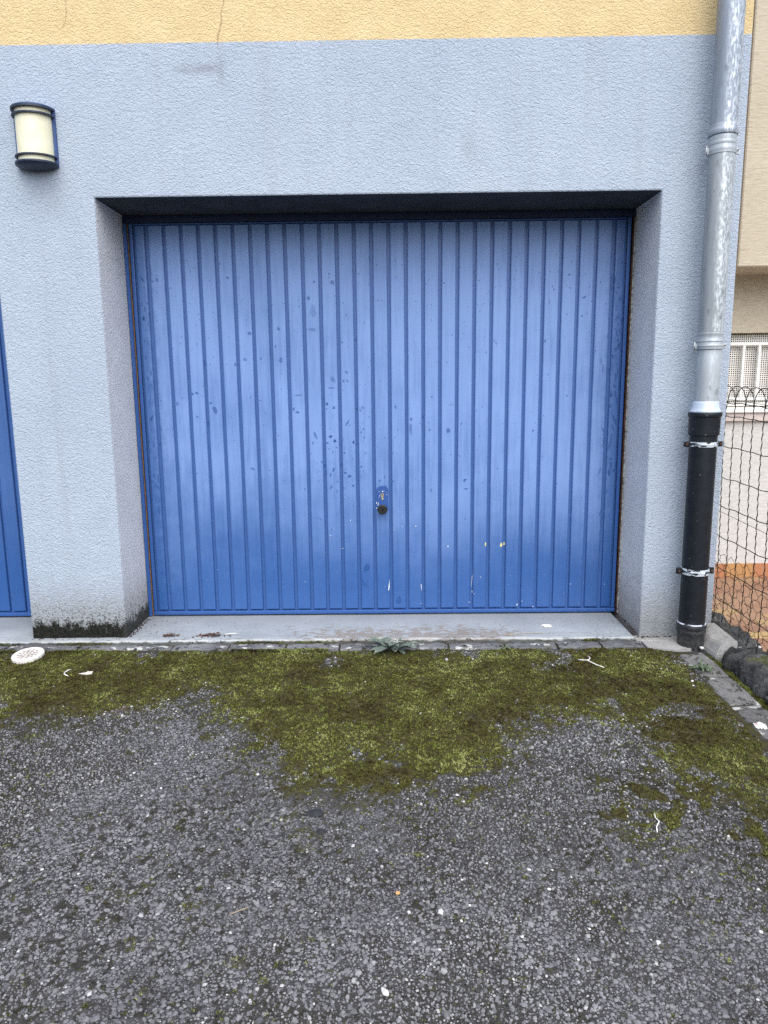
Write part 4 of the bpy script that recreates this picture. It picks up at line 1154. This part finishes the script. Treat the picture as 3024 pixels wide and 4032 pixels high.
# ------------------------------------------------------------------ crimped wire fence
GREEN = plain("green_coated_wire", (0.010, 0.018, 0.016), 0.45, 0.4, var=0.4, scale=30)
THIN = plain("thin_galvanised_wire", (0.030, 0.034, 0.032), 0.5, 0.4, 0.2, var=0.3)
fence = empty("wire_fence", (2.84, -0.6, 0.0))
tag(fence, "dark green crimped wire fence with looped top and chicken wire along its foot", "fence")
def fx(y): return 2.836 - 0.0456*(y+0.05)
def fz(y, h): return h + 0.040*(y-0.05)
FY = [0.155 - 0.0785*k for k in range(32)]
rf = random.Random(5)
bow = lambda z: 0.006*math.sin(z*5.0)
def crimp(y, z0, z1, amp=0.0032, per=0.043):
    pts = []; n = int((z1-z0)/(per/6))
    ph = rf.uniform(0, 6)
    for i in range(n+1):
        z = z0 + (z1-z0)*i/n
        pts.append((fx(y)+bow(z), y + amp*math.sin(2*PI*z/per+ph) + 0.004*math.sin(z*3+ph), fz(y, z)))
    return pts
for k, y in enumerate(FY):
    # uprights run from the stones up to the loops; each loop spans two bays
    own(tube("upright_wire", crimp(y, 0.012 + rf.uniform(-.02, .02), 1.075), 0.0023, GREEN, None, 5), fence)
for k in range(len(FY)-2):
    ya, yb = FY[k], FY[k+2]
    c, hw = (ya+yb)/2, (ya-yb)/2
    pts = []
    for i in range(17):
        t = PI*i/16
        yy = c + hw*math.cos(t)*(0.97 if i in (0, 16) else 1)
        pts.append((fx(yy)+bow(1.1)+(0.003 if k % 2 else -0.003), yy, fz(yy, 1.075 + 0.085*math.sin(t)**0.8)))
    own(tube("top_loop", pts, 0.0022, GREEN, None, 5), fence)
for h in (1.085, 1.025, 0.885, 0.738, 0.602, 0.455, 0.305, 0.155, 0.035):
    for off in (0.0,):
        pts = []
        for i in range(61):
            y = FY[0] + (FY[-1]-FY[0])*i/60
            pts.append((fx(y)+bow(h)+0.0035, y, fz(y, h) + 0.0025*math.sin(i*1.7) - 0.004*math.sin(PI*i/6)**2))
        own(tube("line_wire", pts, 0.0021, GREEN, None, 5), fence)
for h0, h1 in ((1.10, 1.10), (0.575, 0.56), (0.02, 0.01)):
    pts = []
    for i in range(31):
        y = FY[0] + (FY[-1]-FY[0])*i/30
        pts.append((fx(y)+bow(h0)-0.004, y, fz(y, h0+(h1-h0)*i/30) - 0.010*math.sin(PI*i/15)**2))
    own(tube("tie_wire", pts, 0.0012, THIN, None, 4), fence)
# chicken wire
def chicken():
    V, F = [], []
    cw, chh = 0.068, 0.052
    def P(u, v):
        y = 0.15 - u
        z = v
        jit = 0.0045
        h = math.sin(u*913.3+v*517.7)*jit; g = math.sin(u*411.1-v*733.9)*jit
        return (fx(y)+bow(z)-0.006, y+h, fz(y, z)+g)
    cache = {}
    segs = set()
    nu, nv = 32, 9
    for i in range(nu):
        for j in range(nv):
            cu_ = i*cw + (cw/2 if j % 2 else 0); cv = 0.03 + j*chh*0.78
            hx = [(cu_-cw/2, cv-chh*0.20), (cu_-cw/2, cv+chh*0.20), (cu_, cv+chh*0.58), (cu_+cw/2, cv+chh*0.20), (cu_+cw/2, cv-chh*0.20), (cu_, cv-chh*0.58)]
            for a, b in zip(hx, hx[1:]+hx[:1]):
                ka = (round(a[0], 3), round(a[1], 2)); kb_ = (round(b[0], 3), round(b[1], 2))
                cache.setdefault(ka, a); cache.setdefault(kb_, b)
                segs.add((min(ka, kb_), max(ka, kb_)))
    for ka, kb_ in segs:
        if ka == kb_: continue
        v, f = tube_geo([P(*cache[ka]), P(*cache[kb_])], 0.0012, 4)
        o = len(V); V += v; F += [tuple(o+i for i in q) for q in f]
    return own(mesh_obj("chicken_wire", V, F, THIN), fence)
chicken()

# ------------------------------------------------------------------ tiled terrace beyond the fence
TZ = -0.100
terrace = box("terrace", 2.935, 7.0, -2.2, 1.40, -0.4, TZ-0.006, plain("terrace_grout", (0.24, 0.17, 0.12), 0.9, 0.15, var=0.2))
tag(terrace, "terrace of orange and ochre tiles behind the wire fence", "terrace", kind="structure")
def tile_mat():
    m = Mat("terracotta_tile", 0.55, 0.35)
    r = m.rnd()
    c = m.ramp(r, [(0.0, (0.24, 0.125, 0.078)), (0.35, (0.28, 0.155, 0.095)), (0.70, (0.31, 0.185, 0.112)), (0.88, (0.33, 0.21, 0.12)), (0.95, (0.40, 0.28, 0.12)), (1.0, (0.42, 0.30, 0.13))])
    n = m.noise(20, 4)
    m.color(m.mix(m.mr(n, 0.3, 0.7, 0.0, 0.35), c, (0.22, 0.12, 0.07)))
    m.bump(m.noise(80, 3), 0.15, 0.002)
    return m.m
TILE = tile_mat()
bmt = box_bm(-0.0925, 0.0925, -0.0465, 0.0465, -0.006, 0.0, 0.0015)
bmesh.ops.recalc_face_normals(bmt, faces=bmt.faces)
tile_me = bpy.data.meshes.new("tile"); bmt.to_mesh(tile_me); bmt.free(); tile_me.materials.append(TILE)
row = 0
y = 1.335
while y > -0.75:
    x = 3.045 + (0.0955 if row % 2 else 0.0)
    while x < 4.45:
        share("tile", tile_me, terrace, (x, y, TZ + random.uniform(-0.0008, 0.0008)), (0, 0, random.uniform(-0.004, 0.004)))
        x += 0.191
    y -= 0.0985; row += 1

# ------------------------------------------------------------------ neighbouring house
def beige_mat():
    m = Mat("beige_scratched_render", 0.92, 0.12)
    s = m.noise(34, 3, 0.6, m.pos((0.7, 0.7, 3.0)))
    b = m.noise(2, 4)
    c = m.ramp(m.ma('ADD', m.ma('MULTIPLY', s, 0.5), m.ma('MULTIPLY', b, 0.5)), [(0.3, (0.44, 0.385, 0.29)), (0.7, (0.56, 0.505, 0.395))])
    k = m.mr(m.noise(30, 3, 0.55, m.pos((0.45, 0.45, 3.4), (3, 0, 1))), 0.60, 0.66)
    c = m.mix(m.ma('MULTIPLY', k, 0.30), c, (0.24, 0.20, 0.145))
    m.color(c)
    m.bump(s, 0.6, 0.005)
    return m.m
def white_render():
    m = Mat("offwhite_render", 0.92, 0.12)
    s = m.noise(30, 4, 0.6, m.pos((0.7, 0.7, 2.4)))
    x, y, z = m.xyz()
    up = m.mr(m.ma('ADD', z, m.ma('MULTIPLY', m.ma('SUBTRACT', s, 0.5), 0.2)), 1.0, 1.02)
    c = m.ramp(s, [(0.3, (0.47, 0.465, 0.445)), (0.7, (0.60, 0.595, 0.575))])
    c2 = m.ramp(s, [(0.3, (0.44, 0.385, 0.29)), (0.7, (0.56, 0.505, 0.395))])
    m.color(m.mix(up, c, c2))
    m.bump(s, 0.5, 0.005)
    return m.m
BEIGE, OFFW = beige_mat(), white_render()
WHITE = plain("white_lacquer", (0.82, 0.82, 0.79), 0.4, 0.4, var=0.04, scale=10)
PERF = plain("cream_perforated_steel", (0.76, 0.74, 0.69), 0.5, 0.4, var=0.05, scale=10)
DARKR = plain("dark_room", (0.012, 0.012, 0.012), 0.9, 0.1)
PINK = plain("pinkish_stone_sill", (0.52, 0.45, 0.42), 0.8, 0.2, var=0.12, scale=12)
BROWN = plain("brown_fascia", (0.20, 0.105, 0.045), 0.7, 0.2, var=0.25, scale=20)
house = empty("neighbouring_house", (4.2, 1.4, -0.1))
tag(house, "beige rendered house behind the fence with overhanging upper floor", "house")
def hb(name, *a, **k):
    return own(box(name, *a, **k), house)
HY = 1.384
WX0, WX1, WZ0, WZ1 = 3.33, 4.43, 1.02, 1.482
def lower_wall():
    bm = bmesh.new()
    gx = [2.86, WX0, WX1, 7.0]; gv = [-0.4, WZ0, WZ1, 1.835]
    for i in range(3):
        for k in range(3):
            if i == 1 and k == 1: continue
            bm.faces.new([bm.verts.new(p) for p in ((gx[i], HY, gv[k]), (gx[i+1], HY, gv[k]), (gx[i+1], HY, gv[k+1]), (gx[i], HY, gv[k+1]))])
    def q(*p): bm.faces.new([bm.verts.new(v) for v in p])
    yb = HY+0.14
    q((WX0, HY, WZ0), (WX0, HY, WZ1), (WX0, yb, WZ1), (WX0, yb, WZ0)); q((WX1, HY, WZ0), (WX1, yb, WZ0), (WX1, yb, WZ1), (WX1, HY, WZ1))
    q((WX0, HY, WZ1), (WX1, HY, WZ1), (WX1, yb, WZ1), (WX0, yb, WZ1)); q((WX0, HY, WZ0), (WX0, yb, WZ0), (WX1, yb, WZ0), (WX1, HY, WZ0))
    q((7.0, HY, -0.4), (7.0, 6, -0.4), (7.0, 6, 1.835), (7.0, HY, 1.835))
    bmesh.ops.remove_doubles(bm, verts=bm.verts, dist=1e-5)
    return bm
own(bm_obj("lower_wall", lower_wall(), OFFW), house)
hb("upper_wall", 3.285, 7.02, 1.06, 6.0, 1.832, 6.0, BEIGE, bev=0.006)
hb("corner_fascia", 3.225, 3.283, 1.09, 5.9, 1.84, 6.0, BROWN)
win = hb("window", WX0+0.001, WX1-0.001, HY+0.125, HY+0.135, WZ0+0.001, WZ1-0.001, DARKR)
def wb(name, x0, x1, y0, y1, z0, z1, mat, bev=0.0):
    o = box(name, x0, x1, y0, y1, z0, z1, mat, None, bev)
    own(o, win); return o
# perforated sheet: a real lattice of thin strips
V, F = [], []
def strip_box(x0, x1, y0, y1, z0, z1):
    o = len(V)
    V.extend([(x0,y0,z0),(x1,y0,z0),(x1,y1,z0),(x0,y1,z0),(x0,y0,z1),(x1,y0,z1),(x1,y1,z1),(x0,y1,z1)])
    F.extend([tuple(o+i for i in f) for f in ((3,2,1,0),(4,5,6,7),(0,1,5,4),(1,2,6,5),(2,3,7,6),(3,0,4,7))])
pitch = 0.0135
k = 0
z = WZ0 + 0.012
while z < WZ1 - 0.012:
    strip_box(WX0+0.004, WX1-0.004, HY+0.0600, HY+0.0612, z, z+0.0062); z += pitch
x = WX0 + 0.006
while x < WX1 - 0.006:
    strip_box(x, x+0.0062, HY+0.0590, HY+0.0602, WZ0+0.006, WZ1-0.006); x += pitch
own(mesh_obj("perforated_sheet", V, F, PERF), win)
wb("grille_rail", WX0+0.002, WX1-0.002, HY+0.018, HY+0.034, 1.405, 1.424, WHITE, 0.002)
wb("grille_rail", WX0+0.002, WX1-0.002, HY+0.018, HY+0.034, 1.063, 1.081, WHITE, 0.002)
for i in range(11):
    bx_ = 3.4205 + 0.0985*i
    wb("grille_bar", bx_-0.0085, bx_+0.0085, HY+0.014, HY+0.038, 1.0815, 1.4045, WHITE, 0.002)
wb("window_frame", WX0+0.002, WX1-0.002, HY+0.040, HY+0.070, WZ0+0.004, WZ0+0.028, WHITE, 0.002)
hb("window_ledge", WX0-0.06, WX1+0.06, HY-0.045, HY+0.012, 0.985, 1.0185, WHITE, bev=0.004)
hb("window_sill", WX0-0.06, WX1+0.06, HY-0.028, HY+0.010, 0.930, 0.984, PINK, bev=0.004)
def skirt_mat():
    m = Mat("orange_skirting_tile", 0.45, 0.4)
    c = m.ramp(m.rnd(), [(0.0, (0.40, 0.165, 0.080)), (0.55, (0.45, 0.20, 0.095)), (0.75, (0.47, 0.29, 0.10)), (1.0, (0.48, 0.31, 0.11))])
    m.color(m.mix(m.mr(m.noise(12, 4), 0.3, 0.7, 0, 0.3), c, (0.30, 0.16, 0.08)))
    return m.m
bms = box_bm(-0.092, 0.092, -0.010, -0.0005, 0.0, 0.092, 0.001)
bmesh.ops.recalc_face_normals(bms, faces=bms.faces)
sk_me = bpy.data.meshes.new("skirting_tile"); bms.to_mesh(sk_me); bms.free(); sk_me.materials.append(skirt_mat())
x = 3.39
while x < 4.6:
    own(share("skirting_tile", sk_me, None, (x, HY, TZ+0.001)), house); x += 0.1875

# ------------------------------------------------------------------ weeds
LEAF = None
def leaf_mat(name, c0, c1, tip):
    m = Mat(name, 0.6, 0.3)
    n = m.noise(60, 4)
    t = m.attr('tip')
    c = m.ramp(n, [(0.3, c0), (0.7, c1)])
    m.color(m.mix(m.ma('MULTIPLY', t, 0.85), c, tip))
    m.bump(m.noise(150, 2), 0.3, 0.001)
    return m.m
LEAF = leaf_mat("grey_green_leaf", (0.070, 0.100, 0.080), (0.160, 0.195, 0.165), (0.54, 0.58, 0.46))
LEAF2 = leaf_mat("small_leaf", (0.06, 0.10, 0.05), (0.14, 0.19, 0.11), (0.34, 0.38, 0.25))
def leaf(name, length, width, lobes, az, lift, droop, mat, parent, pale, base=(0, 0, 0), seed=0):
    """A lobed leaf with a folded midrib, bent along its length."""
    rr = random.Random(seed)
    n = 14
    V, F, T = [], [], []
    for i in range(n+1):
        t = i/n
        s = length*t
        w = width*(math.sin(PI*min(1, t*0.92+0.06))**0.7)*(0.25 + 0.75*t**0.5)
        if lobes: w *= 0.72 + 0.38*abs(math.sin(PI*lobes*t + 0.4)) + rr.uniform(-.06, .06)
        z = lift*s - droop*s*s/length
        rows = (-w, -w*0.5, 0.0, w*0.5, w)
        for j, o in enumerate(rows):
            cup = 0.22*abs(o) + rr.uniform(-.0008, .0012) + 0.003*math.sin(t*9+j*1.7+seed)
            x, y = s, o + rr.uniform(-.0006, .0006)
            V.append((base[0]+x*math.cos(az)-y*math.sin(az), base[1]+x*math.sin(az)+y*math.cos(az), base[2]+z+cup))
            T.append(pale*max(0, t-0.72)/0.28 if abs(o) < w*0.9 else pale*max(0, t-0.55)/0.45)
    for i in range(n):
        for j in range(4):
            a = i*5+j
            F.append((a, a+1, a+6, a+5))
    return fast_mesh(name, np.array(V), np.array(F), mat, {'tip': T}, True, parent)
rw = random.Random(21)
weed = empty("weed", (1.270, -0.128, float(gz(-0.128))+0.002))
tag(weed, "grey green lobed weed rosette growing at the kerb below the door", "plant")
for i in range(17):
    az = 2*PI*i/17 + rw.uniform(-0.25, 0.25)
    far = abs(math.cos(az))
    L = rw.uniform(0.055, 0.085) + 0.040*far
    leaf("leaf", L, rw.uniform(0.017, 0.026), 3, az, rw.uniform(0.30, 0.95), rw.uniform(0.25, 0.6), LEAF, weed, 1.0 if rw.random() < 0.4 else 0.15, (rw.uniform(-.02, .02), rw.uniform(-.01, .01), 0.006), i)
for i in range(6):
    az = rw.uniform(0, 2*PI)
    leaf("leaf", rw.uniform(0.03, 0.05), 0.012, 2, az, rw.uniform(0.9, 1.5), 0.3, LEAF, weed, 0.9 if i % 2 else 0.1, (rw.uniform(-.02, .02), rw.uniform(-.01, .01), 0.012), 50+i)
tube("dry_stem", [(-0.02, -0.02, 0.045), (0.0, -0.022, 0.055), (0.02, -0.024, 0.050), (0.045, -0.022, 0.052)], [0.0012, 0.0022, 0.0020, 0.0008], plain("dry_stem_mat", (0.45, 0.40, 0.42), 0.8, 0.2), weed, 5)
tube("dry_stem", [(-0.02, -0.02, 0.045), (-0.030, -0.018, 0.050), (-0.036, -0.016, 0.040)], 0.0012, plain("pale_stem_mat", (0.35, 0.40, 0.30), 0.8, 0.2), weed, 5)
weed2 = empty("weed", (2.600, -0.36, float(gz(-0.36))+0.006))
tag(weed2, "small weed with narrow pale leaves at the edging slabs near the downpipe", "plant")
for i in range(15):
    leaf("leaf", rw.uniform(0.035, 0.075), rw.uniform(0.004, 0.007), 0, 2*PI*i/15+rw.uniform(-.2, .2), rw.uniform(0.35, 0.9), rw.uniform(0.3, 0.7), LEAF2, weed2, rw.uniform(0, 0.8), (0, 0, 0.003), 80+i)
weed3 = empty("weed", (1.795, -0.125, float(gz(-0.125))+0.002))
tag(weed3, "tiny seedling in the kerb joint right of the rosette weed", "plant")
for i in range(6):
    leaf("leaf", rw.uniform(0.014, 0.026), 0.005, 0, i*1.05, rw.uniform(0.4, 1.1), 0.4, LEAF2, weed3, rw.uniform(0.2, 0.9), (0, 0, 0.002), 110+i)

# ------------------------------------------------------------------ litter
WPL = plain("white_plastic", (0.70, 0.66, 0.60), 0.5, 0.35, var=0.1, scale=30)
WPAP = plain("white_paper", (0.78, 0.77, 0.72), 0.8, 0.2, var=0.08, scale=40)
STR = plain("white_string", (0.74, 0.74, 0.70), 0.8, 0.2, var=0.06)
def plug_mat():
    m = Mat("dirty_white_plastic", 0.5, 0.35)
    x, y, z = m.xyz(True)
    r = m.ma('SQRT', m.ma('ADD', m.ma('MULTIPLY', x, x), m.ma('MULTIPLY', y, y)))
    n = m.noise(60, 4, 0.6, m.pos(local=True))
    d = m.ma('MULTIPLY', m.mr(r, 0.030, 0.050, 1, 0), m.mr(n, 0.35, 0.6))
    c = m.mix(m.ma('MULTIPLY', d, 0.6), (0.70, 0.665, 0.61), (0.25, 0.21, 0.18))
    m.color(c)
    return m.m
plug = empty("insulation_plug", (-0.393, -0.172, float(gz(-0.172))+0.004))
plug.rotation_euler = (math.radians(5), math.radians(-3.5), 0.2)
tag(plug, "round white plastic plug with scalloped rim lying by the kerb at left", "plastic disc")
V, F = [], []
seg = 72
rings = [(0.069, 0.0), (0.0695, 0.013), (0.0665, 0.0165), (0.060, 0.0168), (0.056, 0.0150), (0.0, 0.0150)]
for ri, (r, z) in enumerate(rings):
    for k in range(seg):
        a = 2*PI*k/seg
        rr = r*(1 + (0.012*math.cos(18*a) if ri < 2 else 0))
        zz = z - (0.004*max(0, math.sin(9*a)) if ri == 0 else 0)
        V.append((rr*math.cos(a), rr*math.sin(a), zz))
for i in range(len(rings)-1):
    for k in range(seg):
        j = (k+1) % seg
        F.append((i*seg+k, i*seg+j, (i+1)*seg+j, (i+1)*seg+k))
mesh_obj("disc", V, F, plug_mat(), plug, smooth=False)
DOT = plain("dirty_recess", (0.20, 0.175, 0.155), 0.9, 0.1, var=0.4, scale=200)
for ring_r, cnt, s in ((0.042, 12, 0.0042), (0.026, 8, 0.0040), (0.012, 4, 0.0036)):
    for k in range(cnt):
        a = 2*PI*k/cnt + ring_r*40
        cx, cy_ = ring_r*math.cos(a), ring_r*math.sin(a)
        box("recess", cx-s*1.2, cx+s*1.2, cy_-s, cy_+s, 0.0149, 0.0154, DOT, plug)

def crumple(name, loc, size, mat, label, cat, seed, flat=0.5, n=9):
    rr = np.random.default_rng(seed)
    V, F = [], []
    for i in range(n):
        for j in range(n):
            u, v = i/(n-1)-0.5, j/(n-1)-0.5
            r = math.hypot(u, v)*2
            k = 1 - 0.28*max(0, r-0.6) + rr.normal(0, 0.04)
            z = (0.45*(1-min(1, r)**2) + rr.normal(0, 0.13))*flat
            V.append((u*k*size[0], v*k*size[1], max(0.0, z)*max(size)*0.55 + 0.001))
    for i in range(n-1):
        for j in range(n-1):
            a = i*n+j
            F.append((a, a+1, a+n+1, a+n))
    V2 = [(x, y, z+0.0006) for x, y, z in V]
    o = mesh_obj(name, V, F, mat, loc=loc)
    so = o.modifiers.new("thickness", 'SOLIDIFY'); so.thickness = 0.0006; so.offset = 1
    o.rotation_euler = (0, 0, rr.uniform(0, 3))
    return tag(o, label, cat)
def print_mat():
    m = Mat("printed_tissue", 0.8, 0.2)
    n = m.noise(70, 2, 0.5, m.pos(local=True)); n2 = m.noise(55, 2, 0.5, m.pos(off=(3, 3, 3), local=True))
    c = m.mix(m.mr(n, 0.60, 0.66, 0, 0.55), (0.78, 0.77, 0.72), (0.55, 0.16, 0.12))
    c = m.mix(m.mr(n2, 0.62, 0.68, 0, 0.5), c, (0.18, 0.45, 0.36))
    m.color(c)
    return m.m
crumple("tissue", (2.616, -0.825, float(gz(-0.825))+0.007), (0.052, 0.046), print_mat(), "crumpled white tissue with red and green print on the edging slabs", "tissue", 5, 0.8)
crumple("paper_scrap", (2.0365, 0.1216, 0.0), (0.055, 0.042), WPAP, "torn white paper scrap lying on the concrete door sill", "paper", 8, 0.30)
crumple("paper_scrap", (1.503, -1.092, float(gz(-1.092))+0.003), (0.015, 0.012), WPAP, "tiny white square scrap at the lower edge of the central moss", "paper", 9, 0.4, 5)
chip_m = plain("orange_chip", (0.60, 0.33, 0.14), 0.7, 0.3, var=0.2, scale=80)
crumple("ceramic_chip", (1.281, -1.631, float(gz(-1.631))+0.004), (0.012, 0.015), chip_m, "small orange chip on the bare asphalt", "chip", 10, 0.5, 5)
def lying(name, pts, r, mat, label, cat, wiggle=0.0):
    P = [(x, y, float(ground_h(np.array([x]), np.array([y]))[0]) + 0.0075 + dz) for x, y, dz in pts]
    c = Vector(P[0])
    o = tube(name, [Vector(p)-c for p in P], r, mat, None, 6)
    o.location = c
    return tag(o, label, cat)
# flat white scrap of plastic
sc = bmesh.new()
sp_ = [(-0.030, -0.004), (-0.012, 0.003), (0.0, 0.005), (0.004, 0.016), (0.009, 0.006), (0.028, 0.010), (0.029, -0.010), (0.006, -0.012), (-0.014, -0.009)]
t0 = [sc.verts.new((x, y, 0.003+0.004*(x > 0))) for x, y in sp_]; t1 = [sc.verts.new((x, y, 0.0)) for x, y in sp_]
sc.faces.new(t0)
for k in range(len(sp_)):
    j = (k+1) % len(sp_); sc.faces.new((t0[k], t1[k], t1[j], t0[j]))
sco = bm_obj("plastic_scrap", sc, WPL, None, loc=(-0.054, -0.352, float(gz(-0.352))+0.006))
tag(sco, "small white pointed plastic scrap on the moss right of the curled thread", "plastic scrap")
lying("thread", [(-0.130, -0.322, 0.003), (-0.140, -0.334, 0.004), (-0.147, -0.352, 0.002), (-0.142, -0.368, 0.003), (-0.128, -0.380, 0.003), (-0.116, -0.386, 0.001)], [0.0012, 0.0022, 0.0018, 0.0022, 0.0024, 0.0008], STR, "curled white thread on the moss near the round plug", "thread")
lying("string", [(2.096, -0.256, 0.001), (2.115, -0.262, 0.002), (2.132, -0.266, 0.003), (2.146, -0.290, 0.003), (2.160, -0.312, 0.003), (2.176, -0.326, 0.002), (2.188, -0.336, 0.001)], 0.0022, STR, "forked white string on the moss in front of the right door end", "string")
s2 = tube("string_branch", [(0, 0, 0), (0.012, 0.010, 0.001), (0.020, 0.026, 0.002), (0.016, 0.048, 0.001)], 0.0022, STR, bpy.data.objects["string"], 6)
s2.location = (0.036, -0.010, 0.0)
lying("string", [(2.052, -1.322, 0.002), (2.047, -1.345, 0.003), (2.052, -1.362, 0.003), (2.036, -1.385, 0.002), (2.030, -1.408, 0.001)], 0.0018, STR, "short wavy white string on the asphalt at right", "string")
lying("twig", [(0.86, -1.706, 0.0), (0.885, -1.694, 0.002), (0.905, -1.683, 0.001)], 0.0011, plain("dry_twig", (0.38, 0.30, 0.20), 0.8, 0.2), "thin dry stalk on the bare asphalt left of the orange chip", "twig")
TWIG = plain("dry_stalk", (0.42, 0.36, 0.24), 0.8, 0.2)
o = tube("stalk", [(0.0, 0.0, 0.0), (0.03, 0.003, 0.004), (0.062, 0.008, 0.002)], 0.0018, STR, None, 6); o.location = (0.462, 0.022, 0.004)
tag(o, "thin white stalk beside the dead leaf heap on the sill", "stalk")
o = tube("stalk", [(0.0, 0.0, 0.0), (0.10, 0.016, 0.003), (0.20, 0.030, 0.001)], [0.0016, 0.0012, 0.0007], TWIG, None, 6); o.location = (1.80, -0.012, 0.003)
tag(o, "long dry grass stalk on the sill left of the paper scrap", "stalk")
DEAD = plain("dead_leaf", (0.085, 0.042, 0.024), 0.85, 0.15, var=0.5, scale=120)
def heap(loc, sx, sy, n, label, seed):
    rr = np.random.default_rng(seed)
    V, F = [], []
    for _ in range(n):
        cx, cy2 = rr.normal(0, sx/2.6), rr.normal(0, sy/2.6)
        cz = rr.uniform(0.001, 0.011)*math.exp(-(cx/sx)**2*3)
        L, Wd, a = rr.uniform(0.004, 0.013), rr.uniform(0.002, 0.005), rr.uniform(0, 6.3)
        d = np.array([math.cos(a), math.sin(a), rr.normal(0, 0.35)])*L; w = np.array([-math.sin(a), math.cos(a), rr.normal(0, 0.4)])*Wd
        c = np.array([cx, cy2, cz+0.002])
        k = len(V)
        V += [c-d, c+w, c+d, c-w, c+np.array([0, 0, 0.002])]
        F += [(k, k+1, k+4), (k+1, k+2, k+4), (k+2, k+3, k+4), (k+3, k, k+4), (k+3, k+2, k+1, k)]
    V = [(x, y, max(0.0004, z)) for x, y, z in V]
    o = mesh_obj("leaf_litter", V, F, DEAD, loc=loc)
    return tag(o, label, "dead leaves", kind="stuff")
heap((0.408, 0.012, 0.0), 0.085, 0.030, 90, "larger heap of brown dead leaf crumbs on the sill edge", 1)
heap((0.2035, 0.014, 0.0), 0.045, 0.020, 45, "smaller heap of brown dead leaf crumbs on the sill near the pier", 2)
# crumbs of soil and leaf bits strewn over the sill
rr = np.random.default_rng(33)
V, F = [], []
def crumb(x, y, z, s):
    k = len(V)
    a = rr.uniform(0, 6.3)
    for i in range(4):
        t = a + i*PI/2
        V.append((x+s*math.cos(t)*rr.uniform(.6, 1.2), y+s*math.sin(t)*rr.uniform(.4, .9), z))
    V.append((x, y, z+s*rr.uniform(.4, .9)))
    F.extend([(k, k+1, k+4), (k+1, k+2, k+4), (k+2, k+3, k+4), (k+3, k, k+4)])
for _ in range(260):
    x = rr.uniform(0.02, 2.42) if rr.random() < 0.6 else (rr.normal(0.14, 0.10) if rr.random() < 0.6 else rr.normal(2.25, 0.13))
    if not 0.01 < x < 2.42: continue
    crumb(x, rr.uniform(-0.03, 0.31), 0.0, rr.uniform(0.0012, 0.0035))
for _ in range(260):        # packed against the foot of the piers
    s = rr.random()
    if s < 0.3: crumb(0.004+abs(rr.normal(0, 0.012)), rr.uniform(0.0, 0.3), 0.0, rr.uniform(0.002, 0.006))
    elif s < 0.6: crumb(2.446-abs(rr.normal(0, 0.012)), rr.uniform(0.0, 0.3), -0.001, rr.uniform(0.002, 0.006))
    elif s < 0.8: crumb(rr.uniform(2.43, 2.60), -0.004-abs(rr.normal(0, 0.007)), -0.014, rr.uniform(0.003, 0.007))
    else: crumb(rr.uniform(-0.45, 0.0), -0.006-abs(rr.normal(0, 0.008)), -0.001, rr.uniform(0.002, 0.006))
o = mesh_obj("soil_crumbs", V, F, plain("dark_crumbs", (0.040, 0.024, 0.016), 0.9, 0.1, var=0.6, scale=90))
tag(o, "dark soil crumbs strewn over the concrete sill", "crumbs", kind="stuff")
# bigger pale pebbles that can be picked out singly
PEB = plain("pale_pebble", (0.56, 0.56, 0.54), 0.8, 0.25, var=0.15, scale=90)
def pebble(x, y, z, s, label, seed):
    q = np.random.default_rng(seed)
    bm = bmesh.new()
    bmesh.ops.create_icosphere(bm, subdivisions=2, radius=1.0)
    for v in bm.verts:
        k = 1 + 0.16*math.sin(3*v.co.x+seed) + 0.12*math.sin(4*v.co.y+2*seed) + q.normal(0, 0.04)
        v.co = (v.co.x*s*k, v.co.y*s*0.8*k, v.co.z*s*0.55*k)
    o = bm_obj("pebble", bm, PEB, None, loc=(x, y, z))
    o.rotation_euler = (0, 0, q.uniform(0, 6))
    return tag(o, label, "pebble")
pebble(2.868, -0.300, wz(-0.30)+0.024+0.004, 0.008, "white pebble lying on the dark low wall under the fence", 2)
pebble(1.249, -1.921, float(gz(-1.921))+0.004, 0.011, "largest pale pebble on the asphalt at the bottom centre", 4)
pebble(2.676, -0.165, -0.010, 0.011, "pale pebble in the corner between downpipe foot and low wall", 6)
# dark repair spots of tar
tar_m = plain("tar_patch", (0.030, 0.032, 0.036), 0.75, 0.3, var=0.3, scale=60, bump=0.3)
for (tx, ty, s, lab) in ((1.032, -1.300, 0.030, "flat dark grey tar patch on the asphalt below the central moss"), (1.06, -1.385, 0.018, "smaller tar patch just below the larger one on the asphalt")):
    bm = bmesh.new()
    vs = []
    for k in range(14):
        a = 2*PI*k/14
        r_ = s*random.uniform(0.75, 1.1)
        vs.append(bm.verts.new((r_*math.cos(a), r_*0.8*math.sin(a), 0.0)))
    c = bm.verts.new((0, 0, 0.005))
    for k in range(14):
        bm.faces.new((vs[k], vs[(k+1) % 14], c))
    o = bm_obj("tar_patch", bm, tar_m, None, loc=(tx, ty, float(ground_h(np.array([tx]), np.array([ty]))[0])+0.002))
    tag(o, lab, "tar patch")
